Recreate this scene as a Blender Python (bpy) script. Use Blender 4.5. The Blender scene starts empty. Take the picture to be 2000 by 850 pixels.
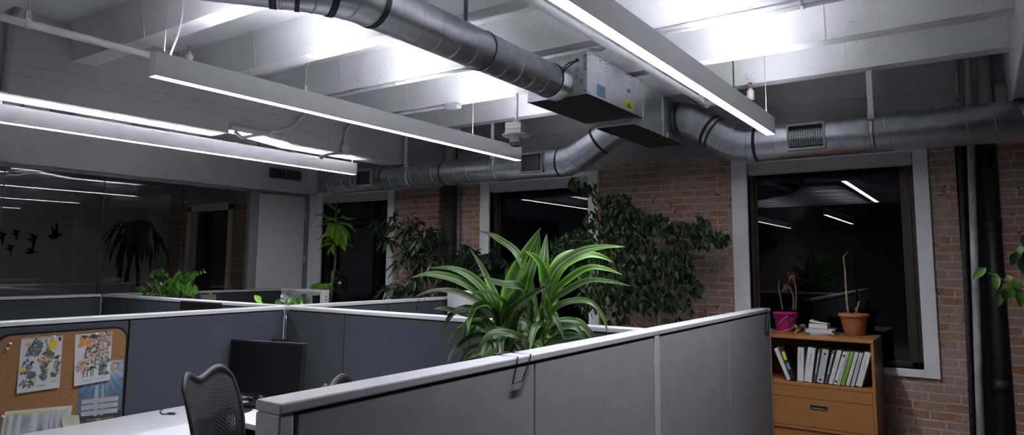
import bpy, math, random
from mathutils import Vector, Matrix
PI = math.pi
SC = bpy.context.scene
COL = SC.collection
V = Vector

# ------------------------------------------------------------------ camera
EYE = 1.683
FPX, CX, CY = 1314.35, 1000.0, 370.36
YAW, PIT, ROL = (math.radians(a) for a in (-34.667, 6.289, 0.4291))
_r0 = V((math.cos(YAW), -math.sin(YAW), 0)); _f0 = V((math.sin(YAW), math.cos(YAW), 0)); _u0 = V((0, 0, 1))
FW = _f0 * math.cos(PIT) + _u0 * math.sin(PIT)
_u2 = _u0 * math.cos(PIT) - _f0 * math.sin(PIT)
RT = _r0 * math.cos(ROL) + _u2 * math.sin(ROL)
UP = _u2 * math.cos(ROL) - _r0 * math.sin(ROL)
EYEP = V((0, 0, EYE))
cam = bpy.data.cameras.new('camera'); camo = bpy.data.objects.new('camera', cam); COL.objects.link(camo)
camo.matrix_world = Matrix(((RT.x, UP.x, -FW.x, 0), (RT.y, UP.y, -FW.y, 0), (RT.z, UP.z, -FW.z, EYE), (0, 0, 0, 1)))
cam.sensor_width = 36.0; cam.lens = FPX * 36 / 2000; cam.shift_y = (CY - 425) / 2000; cam.clip_start = 0.05; cam.clip_end = 60
SC.camera = camo

def ray(x, y): return RT * ((x - CX) / FPX) - UP * ((y - CY) / FPX) + FW
def at(x, y, ax, v):
    d = ray(x, y); i = 'XYZ'.index(ax)
    return EYEP + d * ((v - EYEP[i]) / d[i])
def atd(x, y, w): return EYEP + ray(x, y) * w

# ------------------------------------------------------------------ materials
MATS = {}
def nodes(name):
    m = bpy.data.materials.new(name); m.use_nodes = True
    nt = m.node_tree; nt.nodes.clear()
    out = nt.nodes.new('ShaderNodeOutputMaterial')
    MATS[name] = m
    return m, nt, out
def N(nt, typ, **kw):
    n = nt.nodes.new(typ)
    for k, v in kw.items():
        if k.startswith('i_'): n.inputs[k[2:].replace('_', ' ')].default_value = v
        else: setattr(n, k, v)
    return n
def rgb(c): return (c[0], c[1], c[2], 1.0)
def ramp(nt, stops, interp='LINEAR'):
    n = nt.nodes.new('ShaderNodeValToRGB'); cr = n.color_ramp; cr.interpolation = interp
    while len(cr.elements) < len(stops): cr.elements.new(0.5)
    for e, (p, c) in zip(cr.elements, stops): e.position = p; e.color = rgb(c)
    return n
def noise(nt, scale, detail=4, rough=.55, coord='Object', stretch=None):
    tc = nt.nodes.new('ShaderNodeTexCoord'); n = nt.nodes.new('ShaderNodeTexNoise')
    n.inputs['Scale'].default_value = scale; n.inputs['Detail'].default_value = detail; n.inputs['Roughness'].default_value = rough
    if stretch:
        mp = nt.nodes.new('ShaderNodeMapping'); mp.inputs['Scale'].default_value = stretch
        nt.links.new(tc.outputs[coord], mp.inputs['Vector']); nt.links.new(mp.outputs['Vector'], n.inputs['Vector'])
    else: nt.links.new(tc.outputs[coord], n.inputs['Vector'])
    return n
def mat(name, col, rough=.6, metal=0.0, var=.12, scale=30, bump=0.0, bscale=None, stretch=None, spec=.5, emit=None, coat=0):
    m, nt, out = nodes(name)
    b = N(nt, 'ShaderNodeBsdfPrincipled'); L = nt.links.new
    b.inputs['Roughness'].default_value = rough; b.inputs['Metallic'].default_value = metal
    b.inputs['Specular IOR Level'].default_value = spec
    if coat: b.inputs['Coat Weight'].default_value = coat
    if var > 0:
        n = noise(nt, scale, stretch=stretch)
        r = ramp(nt, [(.3, [c * (1 - var) for c in col]), (.7, [min(1, c * (1 + var)) for c in col])])
        L(n.outputs['Fac'], r.inputs['Fac']); L(r.outputs['Color'], b.inputs['Base Color'])
    else: b.inputs['Base Color'].default_value = rgb(col)
    if bump > 0:
        n2 = noise(nt, bscale or scale, 5, stretch=stretch); bp = N(nt, 'ShaderNodeBump')
        bp.inputs['Strength'].default_value = bump; bp.inputs['Distance'].default_value = .01
        L(n2.outputs['Fac'], bp.inputs['Height']); L(bp.outputs['Normal'], b.inputs['Normal'])
    L(b.outputs['BSDF'], out.inputs['Surface'])
    return m
def emis(name, col, s):
    m, nt, out = nodes(name); e = N(nt, 'ShaderNodeEmission')
    e.inputs['Color'].default_value = rgb(col); e.inputs['Strength'].default_value = s
    nt.links.new(e.outputs['Emission'], out.inputs['Surface']); return m
def glass(name, tint=(1, 1, 1), ior=1.5, rough=0.0):
    m, nt, out = nodes(name); L = nt.links.new
    t = N(nt, 'ShaderNodeBsdfTransparent'); t.inputs['Color'].default_value = rgb(tint)
    g = N(nt, 'ShaderNodeBsdfGlossy'); g.inputs['Roughness'].default_value = rough
    f = N(nt, 'ShaderNodeFresnel'); f.inputs['IOR'].default_value = ior
    # each face of the sheet reflects by its angle; the same index is used from both sides so that a thin sheet never traps light
    geo = N(nt, 'ShaderNodeNewGeometry'); iv = N(nt, 'ShaderNodeMix', data_type='FLOAT'); iv.inputs[2].default_value = ior; iv.inputs[3].default_value = 1 / ior
    L(geo.outputs['Backfacing'], iv.inputs[0]); L(iv.outputs[0], f.inputs['IOR'])
    mx = N(nt, 'ShaderNodeMixShader')
    L(f.outputs['Fac'], mx.inputs['Fac']); L(t.outputs[0], mx.inputs[1]); L(g.outputs[0], mx.inputs[2]); L(mx.outputs[0], out.inputs['Surface'])
    return m
def printed(name, rough=.6):
    m, nt, out = nodes(name); b = N(nt, 'ShaderNodeBsdfPrincipled'); b.inputs['Roughness'].default_value = rough
    a = N(nt, 'ShaderNodeAttribute', attribute_name='ink'); nt.links.new(a.outputs['Color'], b.inputs['Base Color'])
    nt.links.new(b.outputs['BSDF'], out.inputs['Surface']); return m

def concrete(name, col, pits=.5):
    m, nt, out = nodes(name); L = nt.links.new
    b = N(nt, 'ShaderNodeBsdfPrincipled'); b.inputs['Roughness'].default_value = .75; b.inputs['Specular IOR Level'].default_value = .25
    big = noise(nt, 2.2, 5); r = ramp(nt, [(.3, [c * .9 for c in col]), (.7, [min(1, c * 1.05) for c in col])]); L(big.outputs['Fac'], r.inputs['Fac'])
    # chipped paint: small dark flecks in patches
    fl = noise(nt, 75, 3, .6); fr = ramp(nt, [(.605, (1, 1, 1)), (.66, (.30, .29, .29))]); L(fl.outputs['Fac'], fr.inputs['Fac'])
    pa = noise(nt, 3.4, 2); pr = ramp(nt, [(.53, (0, 0, 0)), (.64, (pits,) * 3)]); L(pa.outputs['Fac'], pr.inputs['Fac'])
    mx = N(nt, 'ShaderNodeMix', data_type='RGBA', blend_type='MULTIPLY'); L(pr.outputs['Color'], mx.inputs['Factor']); L(r.outputs['Color'], mx.inputs[6]); L(fr.outputs['Color'], mx.inputs[7])
    L(mx.outputs[2], b.inputs['Base Color'])
    bn = noise(nt, 26, 6, .6); bp = N(nt, 'ShaderNodeBump'); bp.inputs['Strength'].default_value = .22; bp.inputs['Distance'].default_value = .012
    L(bn.outputs['Fac'], bp.inputs['Height']); L(bp.outputs['Normal'], b.inputs['Normal'])
    L(b.outputs['BSDF'], out.inputs['Surface']); return m

def bricks(name, wash=.5, dark=1.0, top=None):
    m, nt, out = nodes(name); L = nt.links.new
    b = N(nt, 'ShaderNodeBsdfPrincipled'); b.inputs['Roughness'].default_value = .9; b.inputs['Specular IOR Level'].default_value = .15
    tc = N(nt, 'ShaderNodeTexCoord'); sx = N(nt, 'ShaderNodeSeparateXYZ'); L(tc.outputs['Object'], sx.inputs[0])
    ad = N(nt, 'ShaderNodeMath', operation='ADD'); L(sx.outputs['X'], ad.inputs[0]); L(sx.outputs['Y'], ad.inputs[1])
    nz = noise(nt, 9, 3); cb = N(nt, 'ShaderNodeCombineXYZ'); 
    d1 = N(nt, 'ShaderNodeMath', operation='MULTIPLY_ADD'); L(nz.outputs['Fac'], d1.inputs[0]); d1.inputs[1].default_value = .022; L(sx.outputs['Z'], d1.inputs[2])
    nz2 = noise(nt, 14, 2); d2 = N(nt, 'ShaderNodeMath', operation='MULTIPLY_ADD'); L(nz2.outputs['Fac'], d2.inputs[0]); d2.inputs[1].default_value = .02; L(ad.outputs[0], d2.inputs[2])
    L(d2.outputs[0], cb.inputs['X']); L(d1.outputs[0], cb.inputs['Y'])
    br = N(nt, 'ShaderNodeTexBrick'); br.offset = .5; br.squash = .52; br.squash_frequency = 6
    br.inputs['Scale'].default_value = 1; br.inputs['Brick Width'].default_value = .212; br.inputs['Row Height'].default_value = .0667
    br.inputs['Mortar Size'].default_value = .0075; br.inputs['Mortar Smooth'].default_value = .35; br.inputs['Bias'].default_value = -.1
    c = lambda *a: rgb([x * dark for x in a])
    br.inputs['Color1'].default_value = c(.42, .21, .125); br.inputs['Color2'].default_value = c(.42, .325, .27); br.inputs['Mortar'].default_value = c(.62, .52, .46)
    L(cb.outputs[0], br.inputs['Vector'])
    # old limewash left on the faces
    w = noise(nt, 5.5, 5, .65); wr = ramp(nt, [(.42, (0, 0, 0)), (.62, (wash,) * 3)]); L(w.outputs['Fac'], wr.inputs['Fac'])
    mx = N(nt, 'ShaderNodeMix', data_type='RGBA'); L(wr.outputs['Color'], mx.inputs['Factor']); L(br.outputs['Color'], mx.inputs[6]); mx.inputs[7].default_value = c(.48, .39, .34)
    n3 = noise(nt, 60, 3); r3 = ramp(nt, [(.3, (.72, .72, .72)), (.75, (1.2, 1.18, 1.15))]); L(n3.outputs['Fac'], r3.inputs['Fac'])
    m3 = N(nt, 'ShaderNodeMix', data_type='RGBA', blend_type='MULTIPLY'); m3.inputs['Factor'].default_value = .8; L(mx.outputs[2], m3.inputs[6]); L(r3.outputs['Color'], m3.inputs[7])
    # raw orange chips and small dark holes where the faces have spalled
    ch = noise(nt, 11, 4, .65); cr2 = ramp(nt, [(.635, (0, 0, 0)), (.66, (.75,) * 3)]); L(ch.outputs['Fac'], cr2.inputs['Fac'])
    m5 = N(nt, 'ShaderNodeMix', data_type='RGBA'); L(cr2.outputs['Color'], m5.inputs['Factor']); L(m3.outputs[2], m5.inputs[6]); m5.inputs[7].default_value = c(.36, .145, .055)
    dh = noise(nt, 17, 3, .6); dr = ramp(nt, [(.66, (1, 1, 1)), (.69, (.22, .2, .19))]); L(dh.outputs['Fac'], dr.inputs['Fac'])
    m6 = N(nt, 'ShaderNodeMix', data_type='RGBA', blend_type='MULTIPLY'); m6.inputs['Factor'].default_value = .9; L(m5.outputs[2], m6.inputs[6]); L(dr.outputs['Color'], m6.inputs[7])
    last = m6.outputs[2]
    if top is not None:   # ragged smear of plaster and paint hanging down from the band above the bricks
        nn = noise(nt, 7, 5, .7, stretch=(1, 1, .35)); ma = N(nt, 'ShaderNodeMath', operation='MULTIPLY_ADD'); L(nn.outputs['Fac'], ma.inputs[0]); ma.inputs[1].default_value = .2; L(sx.outputs['Z'], ma.inputs[2])
        rr = N(nt, 'ShaderNodeMapRange'); rr.inputs['From Min'].default_value = top + .085; rr.inputs['From Max'].default_value = top + .098; L(ma.outputs[0], rr.inputs['Value'])
        m4 = N(nt, 'ShaderNodeMix', data_type='RGBA'); L(rr.outputs[0], m4.inputs['Factor']); L(last, m4.inputs[6]); m4.inputs[7].default_value = rgb((.50, .49, .49)); last = m4.outputs[2]
    L(last, b.inputs['Base Color'])
    bp = N(nt, 'ShaderNodeBump'); bp.inputs['Strength'].default_value = .45; bp.inputs['Distance'].default_value = .012
    inv = N(nt, 'ShaderNodeMath', operation='MULTIPLY_ADD'); L(br.outputs['Fac'], inv.inputs[0]); inv.inputs[1].default_value = -1; L(n3.outputs['Fac'], inv.inputs[2])
    L(inv.outputs[0], bp.inputs['Height']); L(bp.outputs['Normal'], b.inputs['Normal'])
    L(b.outputs['BSDF'], out.inputs['Surface']); return m

def stripe_leaf(name, edge, mid, core, rough=.48):
    """strap leaf coloured across its width: margin, band and centre stripe; UV x runs across"""
    m, nt, out = nodes(name); L = nt.links.new
    b = N(nt, 'ShaderNodeBsdfPrincipled'); b.inputs['Roughness'].default_value = rough
    uv = N(nt, 'ShaderNodeUVMap'); sx = N(nt, 'ShaderNodeSeparateXYZ'); L(uv.outputs['UV'], sx.inputs[0])
    s1 = N(nt, 'ShaderNodeMath', operation='SUBTRACT'); L(sx.outputs['X'], s1.inputs[0]); s1.inputs[1].default_value = .5
    ab = N(nt, 'ShaderNodeMath', operation='ABSOLUTE'); L(s1.outputs[0], ab.inputs[0])
    nz = noise(nt, 25, 2); ad = N(nt, 'ShaderNodeMath', operation='MULTIPLY_ADD'); L(nz.outputs['Fac'], ad.inputs[0]); ad.inputs[1].default_value = .05; L(ab.outputs[0], ad.inputs[2])
    r = ramp(nt, [(.02, core), (.075, core), (.12, mid), (.27, mid), (.34, edge), (.46, edge), (.5, [c * 1.15 for c in edge])]); L(ad.outputs[0], r.inputs['Fac'])
    n2 = noise(nt, 6, 2); rr = ramp(nt, [(.35, (.62, .62, .62)), (.65, (1.1, 1.1, 1.1))]); L(n2.outputs['Fac'], rr.inputs['Fac'])
    mx = N(nt, 'ShaderNodeMix', data_type='RGBA', blend_type='MULTIPLY'); mx.inputs['Factor'].default_value = 1; L(r.outputs['Color'], mx.inputs[6]); L(rr.outputs['Color'], mx.inputs[7])
    L(mx.outputs[2], b.inputs['Base Color'])
    tr = N(nt, 'ShaderNodeBsdfTranslucent'); L(mx.outputs[2], tr.inputs['Color'])
    ms = N(nt, 'ShaderNodeMixShader'); ms.inputs['Fac'].default_value = .22; L(b.outputs['BSDF'], ms.inputs[1]); L(tr.outputs[0], ms.inputs[2])
    L(ms.outputs[0], out.inputs['Surface']); return m

# ------------------------------------------------------------------ mesh builder
class MB:
    def __init__(s): s.v = []; s.f = []; s.mi = []; s.col = []; s.uv = []; s.smooth = []
    def face(s, ids, mi=0, col=(1, 1, 1), uv=None, smooth=False):
        s.f.append(list(ids)); s.mi.append(mi); s.col.append(col); s.uv.append(uv); s.smooth.append(smooth)
    def add(s, pts): 
        b = len(s.v); s.v += [V(p) for p in pts]; return b
    def poly(s, pts, mi=0, col=(1, 1, 1)):
        b = s.add(pts); s.face(range(b, b + len(pts)), mi, col); return s
    def box(s, x0, x1, y0, y1, z0, z1, mi=0, col=(1, 1, 1)):
        return s.hexa([(x0, y0, z0), (x1, y0, z0), (x1, y1, z0), (x0, y1, z0)], [(x0, y0, z1), (x1, y0, z1), (x1, y1, z1), (x0, y1, z1)], mi, col)
    def hexa(s, lo, hi, mi=0, col=(1, 1, 1)):
        b = s.add(list(lo) + list(hi))
        for q in ((0, 3, 2, 1), (4, 5, 6, 7), (0, 1, 5, 4), (1, 2, 6, 5), (2, 3, 7, 6), (3, 0, 4, 7)): s.face([b + i for i in q], mi, col)
        return s
    def obox(s, c, ax, ay, az, hx, hy, hz, mi=0, col=(1, 1, 1)):
        c, ax, ay, az = V(c), V(ax).normalized() * hx, V(ay).normalized() * hy, V(az).normalized() * hz
        lo = [c - ax - ay - az, c + ax - ay - az, c + ax + ay - az, c - ax + ay - az]
        return s.hexa(lo, [p + az * 2 for p in lo], mi, col)
    def prism(s, pts, d, mi=0, col=(1, 1, 1)):
        """closed polygon extruded by vector d"""
        n = len(pts); d = V(d); b = s.add([V(p) for p in pts] + [V(p) + d for p in pts])
        s.face([b + i for i in reversed(range(n))], mi, col); s.face([b + n + i for i in range(n)], mi, col)
        for i in range(n): j = (i + 1) % n; s.face([b + i, b + j, b + n + j, b + n + i], mi, col)
        return s
    def tube(s, pts, r, seg=10, mi=0, cap=True, col=(1, 1, 1), smooth=True, closed=False):
        pts = [V(p) for p in pts]; n = len(pts); rs = r if isinstance(r, (list, tuple)) else [r] * n
        tang = []
        for i in range(n):
            if closed: a, c = pts[i] - pts[i - 1], pts[(i + 1) % n] - pts[i]
            else:
                a = pts[i] - pts[i - 1] if i else pts[1] - pts[0]
                c = pts[i + 1] - pts[i] if i < n - 1 else a
            t = a.normalized() + c.normalized(); tang.append((t.normalized() if t.length > 1e-6 else a.normalized(), a.normalized()))
        u = V((0, 0, 1)) if abs(tang[0][0].z) < .9 else V((1, 0, 0))
        u = (u - tang[0][0] * u.dot(tang[0][0])).normalized()
        rings = []
        for i in range(n):
            t, a = tang[i]
            u = (u - t * u.dot(t)); u = u.normalized(); w = t.cross(u)
            cs = max(.35, abs(t.dot(a))); k = (a - t * a.dot(t))   # mitre stretch
            ring = []
            for j in range(seg):
                an = 2 * PI * j / seg; p = u * math.cos(an) + w * math.sin(an)
                if k.length > 1e-4 and not closed: kk = k.normalized(); p = p + kk * p.dot(kk) * (1 / cs - 1)
                ring.append(pts[i] + p * rs[i])
            rings.append(s.add(ring))
        for i in range(n if closed else n - 1):
            r0, r1 = rings[i], rings[(i + 1) % n]
            for j in range(seg): k2 = (j + 1) % seg; s.face([r0 + j, r0 + k2, r1 + k2, r1 + j], mi, col, None, smooth)
        if cap and not closed:
            s.face([rings[0] + j for j in reversed(range(seg))], mi, col); s.face([rings[-1] + j for j in range(seg)], mi, col)
        return s
    def lathe(s, prof, c=(0, 0, 0), axis=(0, 0, 1), seg=24, mi=0, col=(1, 1, 1), smooth=True):
        """prof: (radius, height) pairs along axis from c"""
        c, ax = V(c), V(axis).normalized(); u = V((1, 0, 0)) if abs(ax.x) < .9 else V((0, 1, 0)); u = (u - ax * u.dot(ax)).normalized(); w = ax.cross(u)
        rows = []
        for (r, h) in prof:
            rows.append(s.add([c + ax * h + (u * math.cos(2 * PI * j / seg) + w * math.sin(2 * PI * j / seg)) * max(r, 1e-5) for j in range(seg)]))
        for a, b in zip(rows, rows[1:]):
            for j in range(seg): k = (j + 1) % seg; s.face([a + j, a + k, b + k, b + j], mi, col, None, smooth)
        if prof[0][0] > 1e-4: s.face([rows[0] + j for j in reversed(range(seg))], mi, col)
        if prof[-1][0] > 1e-4: s.face([rows[-1] + j for j in range(seg)], mi, col)
        return s
    def ball(s, c, r, sc=(1, 1, 1), seg=14, rings=8, mi=0, col=(1, 1, 1)):
        c = V(c); rows = []
        for i in range(rings + 1):
            ph = PI * i / rings - PI / 2
            rows.append(s.add([c + V((sc[0] * r * math.cos(ph) * math.cos(2 * PI * j / seg), sc[1] * r * math.cos(ph) * math.sin(2 * PI * j / seg), sc[2] * r * math.sin(ph))) for j in range(seg)]))
        for a, b in zip(rows, rows[1:]):
            for j in range(seg): k = (j + 1) % seg; s.face([a + j, a + k, b + k, b + j], mi, col, None, True)
        return s
    def ribbon(s, pts, width, nrm, n=10, across=4, fold=.25, mi=0, col=(1, 1, 1), prof=None, wave=0.0):
        """strap leaf along a smooth curve through pts; nrm = the upper side's rough direction"""
        P = spline(pts, n); rows = []; nrm = V(nrm)
        prof = prof or (lambda t: min(1, .35 + 2.2 * t) * (1 - t ** 3) ** .8)
        ph = random.random() * 6
        for i, p in enumerate(P):
            t = i / (len(P) - 1); tg = (P[min(i + 1, len(P) - 1)] - P[max(i - 1, 0)]).normalized()
            side = tg.cross(nrm); side = side.normalized() if side.length > 1e-4 else V((1, 0, 0)); up = side.cross(tg)
            w = width * .5 * max(prof(t), .02); row = []
            for j in range(across + 1):
                q = 2 * j / across - 1
                row.append(p + side * (w * q) + up * (abs(q) * w * fold + wave * w * math.sin(ph + t * 17 + q * 2) * abs(q)))
            rows.append(s.add(row))
        m = len(P) - 1
        for i in range(m):
            for j in range(across):
                a, b = rows[i], rows[i + 1]; u0, u1, v0, v1 = j / across, (j + 1) / across, i / m, (i + 1) / m
                s.face([a + j, a + j + 1, b + j + 1, b + j], mi, col, [(u0, v0), (u1, v0), (u1, v1), (u0, v1)], True)
        return s
    def leaf(s, base, d, nrm, L, W, mi=0, col=(1, 1, 1), droop=.25):
        """small ovate leaf: folded blade of eight faces with a pointed tip"""
        base, d = V(base), V(d).normalized(); nrm = V(nrm); side = d.cross(nrm)
        side = side.normalized() if side.length > 1e-4 else V((1, 0, 0)); up = side.cross(d)
        st = [(0, .06), (.22, .8), (.5, 1), (.78, .62), (1, .03)]; rows = []
        for t, w in st:
            c = base + d * (L * t) - up * (droop * L * t * t)
            h = W * .5 * w
            rows.append(s.add([c - side * h + up * h * .3, c, c + side * h + up * h * .3]))
        for i in range(4):
            for j in range(2):
                a, b = rows[i], rows[i + 1]; s.face([a + j, a + j + 1, b + j + 1, b + j], mi, col, [(j / 2, st[i][0]), ((j + 1) / 2, st[i][0]), ((j + 1) / 2, st[i + 1][0]), (j / 2, st[i + 1][0])], True)
        return s
def spline(pts, n):
    pts = [V(p) for p in pts]
    if len(pts) == 2: return [pts[0].lerp(pts[1], i / n) for i in range(n + 1)]
    q = [pts[0] * 2 - pts[1]] + pts + [pts[-1] * 2 - pts[-2]]; out = []; m = len(pts) - 1
    for i in range(n + 1):
        x = i / n * m; k = min(int(x), m - 1); t = x - k; p0, p1, p2, p3 = q[k:k + 4]
        out.append(.5 * ((2 * p1) + (p2 - p0) * t + (2 * p0 - 5 * p1 + 4 * p2 - p3) * t * t + (3 * p1 - p0 - 3 * p2 + p3) * t ** 3))
    return out

ORG = {}
def put(name, mb, mats, parent=None, base=None, bevel=0.0, ink=False):
    """link the builder's geometry (world coordinates) as ONE mesh object"""
    o0 = ORG[parent.name] if parent is not None else V(base if base is not None else (0, 0, 0))
    me = bpy.data.meshes.new(name)
    me.from_pydata([tuple(p - o0) for p in mb.v], [], mb.f)
    for m in (mats if isinstance(mats, (list, tuple)) else [mats]): me.materials.append(MATS[m] if isinstance(m, str) else m)
    me.polygons.foreach_set('material_index', mb.mi); me.polygons.foreach_set('use_smooth', mb.smooth)
    if any(u is not None for u in mb.uv):
        ul = me.uv_layers.new(name='UVMap'); k = 0
        for f, u in zip(mb.f, mb.uv):
            for i in range(len(f)): ul.data[k].uv = u[i] if u else (0, 0); k += 1
    if ink:
        ca = me.color_attributes.new('ink', 'FLOAT_COLOR', 'CORNER'); k = 0
        for f, c in zip(mb.f, mb.col):
            for i in range(len(f)): ca.data[k].color = rgb(c); k += 1
    me.update()
    o = bpy.data.objects.new(name, me); COL.objects.link(o); ORG[o.name] = o0
    if parent is not None: o.parent = parent
    else: o.location = o0
    if bevel > 0:
        bv = o.modifiers.new('edge', 'BEVEL'); bv.width = bevel; bv.segments = 2; bv.limit_method = 'ANGLE'; bv.angle_limit = math.radians(40)
    return o
def tag(o, label, cat, group=None):
    o['label'] = label; o['category'] = cat
    if group: o['group'] = group
    return o
def thing(name, base, label, cat, group=None):
    o = bpy.data.objects.new(name, None); COL.objects.link(o); o.location = V(base); o.empty_display_size = .1; ORG[o.name] = V(base)
    return tag(o, label, cat, group)
def struct(name, mb, mats, parent=None, **k):
    o = put(name, mb, mats, parent, **k)
    if parent is None: o['kind'] = 'structure'
    return o
def text_mesh(mb, txt, origin, ux, uy, h, mi=0, col=(1, 1, 1), off=.0012, thick=None):
    """flat lettering: ux = reading direction, uy = up of the letters, h = letter height"""
    cu = bpy.data.curves.new('lettering', 'FONT'); cu.body = txt; cu.size = h * 1.35; cu.align_x = 'LEFT'
    if thick: cu.offset = thick
    ob = bpy.data.objects.new('lettering', cu); COL.objects.link(ob)
    dg = bpy.context.evaluated_depsgraph_get(); me = bpy.data.meshes.new_from_object(ob.evaluated_get(dg))
    ux, uy = V(ux).normalized(), V(uy).normalized(); nz = ux.cross(uy); b = mb.add([V(origin) + ux * v.co.x + uy * v.co.y + nz * off for v in me.vertices])
    for p in me.polygons: mb.face([b + i for i in p.vertices], mi, col)
    bpy.data.objects.remove(ob); bpy.data.curves.remove(cu); bpy.data.meshes.remove(me)
    return mb
# ------------------------------------------------------------------ palette
concrete('ceiling_paint', (.63, .63, .645), .75)
concrete('girder_paint', (.47, .465, .47), .5)
concrete('band_paint', (.37, .36, .365), .5)
mat('plaster', (.84, .835, .845), .75, var=.04, scale=6, bump=.05, bscale=60)
mat('white_trim', (.86, .87, .90), .45, var=.05, scale=12, bump=.04)
mat('door_paint', (.72, .715, .73), .5, var=.04, scale=8)
mat('frame_grey', (.30, .30, .32), .4, var=.06, scale=10)
mat('bronze', (.055, .042, .034), .45, metal=.4, var=.15, scale=14)
mat('carpet', (.11, .11, .115), .95, var=.25, scale=120, bump=.2)
mat('crack', (.19, .185, .185), .9, var=.3, scale=50)
mat('shade_fabric', (.50, .49, .48), .8, var=.04, scale=40)
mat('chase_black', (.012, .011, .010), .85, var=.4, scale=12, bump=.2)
bricks('brick', .75, 1.0, top=2.70)
bricks('brick_red', .06, .85)
bricks('brick_right', .30, .85)
glass('glass_wall', (.88, .89, .90), 1.55)
glass('glass_window', (.25, .27, .30), 1.55)
mat('far_wall', (.16, .15, .145), .9, var=.1, scale=3); mat('dim_wall', (.60, .60, .60), .9, var=.05, scale=5)

WY = 6.2; SLAB = 3.35; SOF = EYE + 1.4; GB = EYE + 1.09; GX = -7.62
# ------------------------------------------------------------------ shell
struct('floor', MB().box(-12, 5, -6, 6.5, -.2, 0), 'carpet')
struct('ceiling', MB().box(-12, 5, -6, 6.5, SLAB, SLAB + .2), 'ceiling_paint')
W = [(-7.60, -6.10, -7.48, -6.21), (-4.72, -3.19, -4.59, -3.31), (-1.83, -.29, -1.69, -.395)]
ZB, ZT = .89, 2.60
w = MB()
xs = [-12]
for c0, c1, o0, o1 in W: xs += [o0, o1]
xs += [-.11, .15, 5]
segs = [(-12, -10.9), (-9.6, W[0][2]), (W[0][3], W[1][2]), (W[1][3], W[2][2]), (W[2][3], -.11), (.15, 5)]
for a, b in segs: w.box(a, b, WY, WY + .3, 0, 2.70)
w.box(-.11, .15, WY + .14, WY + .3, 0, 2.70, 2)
for o0, o1 in [(c[2], c[3]) for c in W] + [(-10.9, -9.6)]:
    w.box(o0, o1, WY, WY + .3, 0, ZB); w.box(o0, o1, WY, WY + .3, ZT, 2.70, 1)
w.box(-12, 5, WY, WY + .3, 2.70, SOF - .005, 1)
w.box(-12, 5, WY - .02, WY + .3, SOF - .005, SLAB, 1)
struct('wall_back', w, ['brick', 'band_paint', 'chase_black'])
p = MB().box(-5.77, -5.28, WY - .1, WY + .02, 0, 2.72); struct('column', p, 'brick_red')
p = MB().box(.15, 1.2, WY - .1, WY + .02, 0, 2.72); struct('column', p, 'brick_right')
struct('wall_right', MB().box(4.5, 4.7, -6, 6.5, 0, SLAB), 'far_wall')
struct('wall_front', MB().box(-12, 5, -5.7, -5.5, 0, SLAB), 'far_wall')
# partition wall that holds the glazing and the door
w = MB().box(GX - .1, GX, -5.5, 6.2, 2.612, SLAB).box(GX - .1, GX, 6.06, 6.2, 0, 2.612).box(GX - .1, GX, -5.5, -.2, 0, 2.612)
struct('wall_left', w, 'plaster', bevel=.004)
# dim meeting room behind the glass
struct('wall_left', MB().box(-11.7, -11.5, -6, 6.5, 0, SLAB), 'dim_wall')

# ------------------------------------------------------------------ girders and joists
def girder(x0, x1, chip=False):
    g = MB(); zl = GB + .055
    g.box(x0, x1, -5.5, WY, zl, SLAB)
    if not chip: g.box(x0, x1, -5.5, WY, GB, zl)
    else:
        g.box(x0, x1, -5.5, 3.27, GB, zl)
        random.seed(5); y = 3.27
        y += .0
        y = 3.62
        for k in range(9):
            d = .035 + random.random() * .02; g.hexa([(x0, y, GB + .034 - .004 * k), (x1 - random.random() * .04, y, GB + .040 - .004 * k), (x1 - random.random() * .03, y + d, GB + .030 - .004 * k), (x0, y + d, GB + .028 - .004 * k)], [(x0, y, zl), (x1, y, zl), (x1, y + d, zl), (x0, y + d, zl)]); y += d
        g.box(x0, x1, y, WY, GB, zl)
        for pts in ([(18, 121), (66, 131), (116, 139), (180, 151), (256, 167), (330, 186), (470, 212), (620, 240), (760, 268)], [(15, 143), (60, 150), (108, 160), (170, 173), (240, 183), (300, 197), (400, 219), (560, 250), (700, 284)],
                    [(44, 20), (84, 30), (110, 36), (150, 50), (154, 62)], [(154, 62), (153, 95), (151, 121)]):
            q = [at(x, y_, 'X', x1 + .001) for x, y_ in pts]; qq = []
            for a, b in zip(q, q[1:]):
                for i in range(16): c = a.lerp(b, i / 16); c.z += random.uniform(-.0028, .0028); qq.append(c)
            g.tube(qq, [random.uniform(.0005, .0022) for _ in qq], 5, 1)
    return struct('beam', g, ['girder_paint', 'crack'], bevel=.012)
girder(-5.47, -5.2, True)
girder(.235, .51)
PITCH = .795
def joist(y0, x0, x1, full=True):
    y1 = y0 + .122; g = MB(); L = .95
    # a rib whose ends flare where they meet the girders
    for (a, b, fa, fb) in ((x0, x0 + L, .022, 0), (x0 + L, x1 - L, 0, 0), (x1 - L, x1, 0, .022)):
        lo = [(a, y0 - fa, SOF), (b, y0 - fb, SOF), (b, y1 + fb * .2, SOF), (a, y1 + fa * .2, SOF)]
        hi = [(a, y0 - fa - .03, SLAB), (b, y0 - fb - .03, SLAB), (b, y1 + .03, SLAB), (a, y1 + .03, SLAB)]
        g.hexa(lo, hi)
    for x in (x0 + L, x1 - L): g.hexa([(x - .006, y0 - .004, SOF), (x + .006, y0 - .004, SOF), (x + .006, y0 + .01, SOF), (x - .006, y0 + .01, SOF)], [(x - .006, y0 - .036, SLAB), (x + .006, y0 - .036, SLAB), (x + .006, y0, SLAB), (x - .006, y0, SLAB)])
    return struct('beam', g, 'ceiling_paint')
JY = [5.24 - PITCH * k for k in range(13)]
for y in JY: joist(y, -5.2, .235)
for y in JY[:9]: joist(y, -7.62, -5.47)
for y in JY[:8]: joist(y, .51, 4.5)
for y in JY[:8]: joist(y, -11.5, -7.72)

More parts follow.
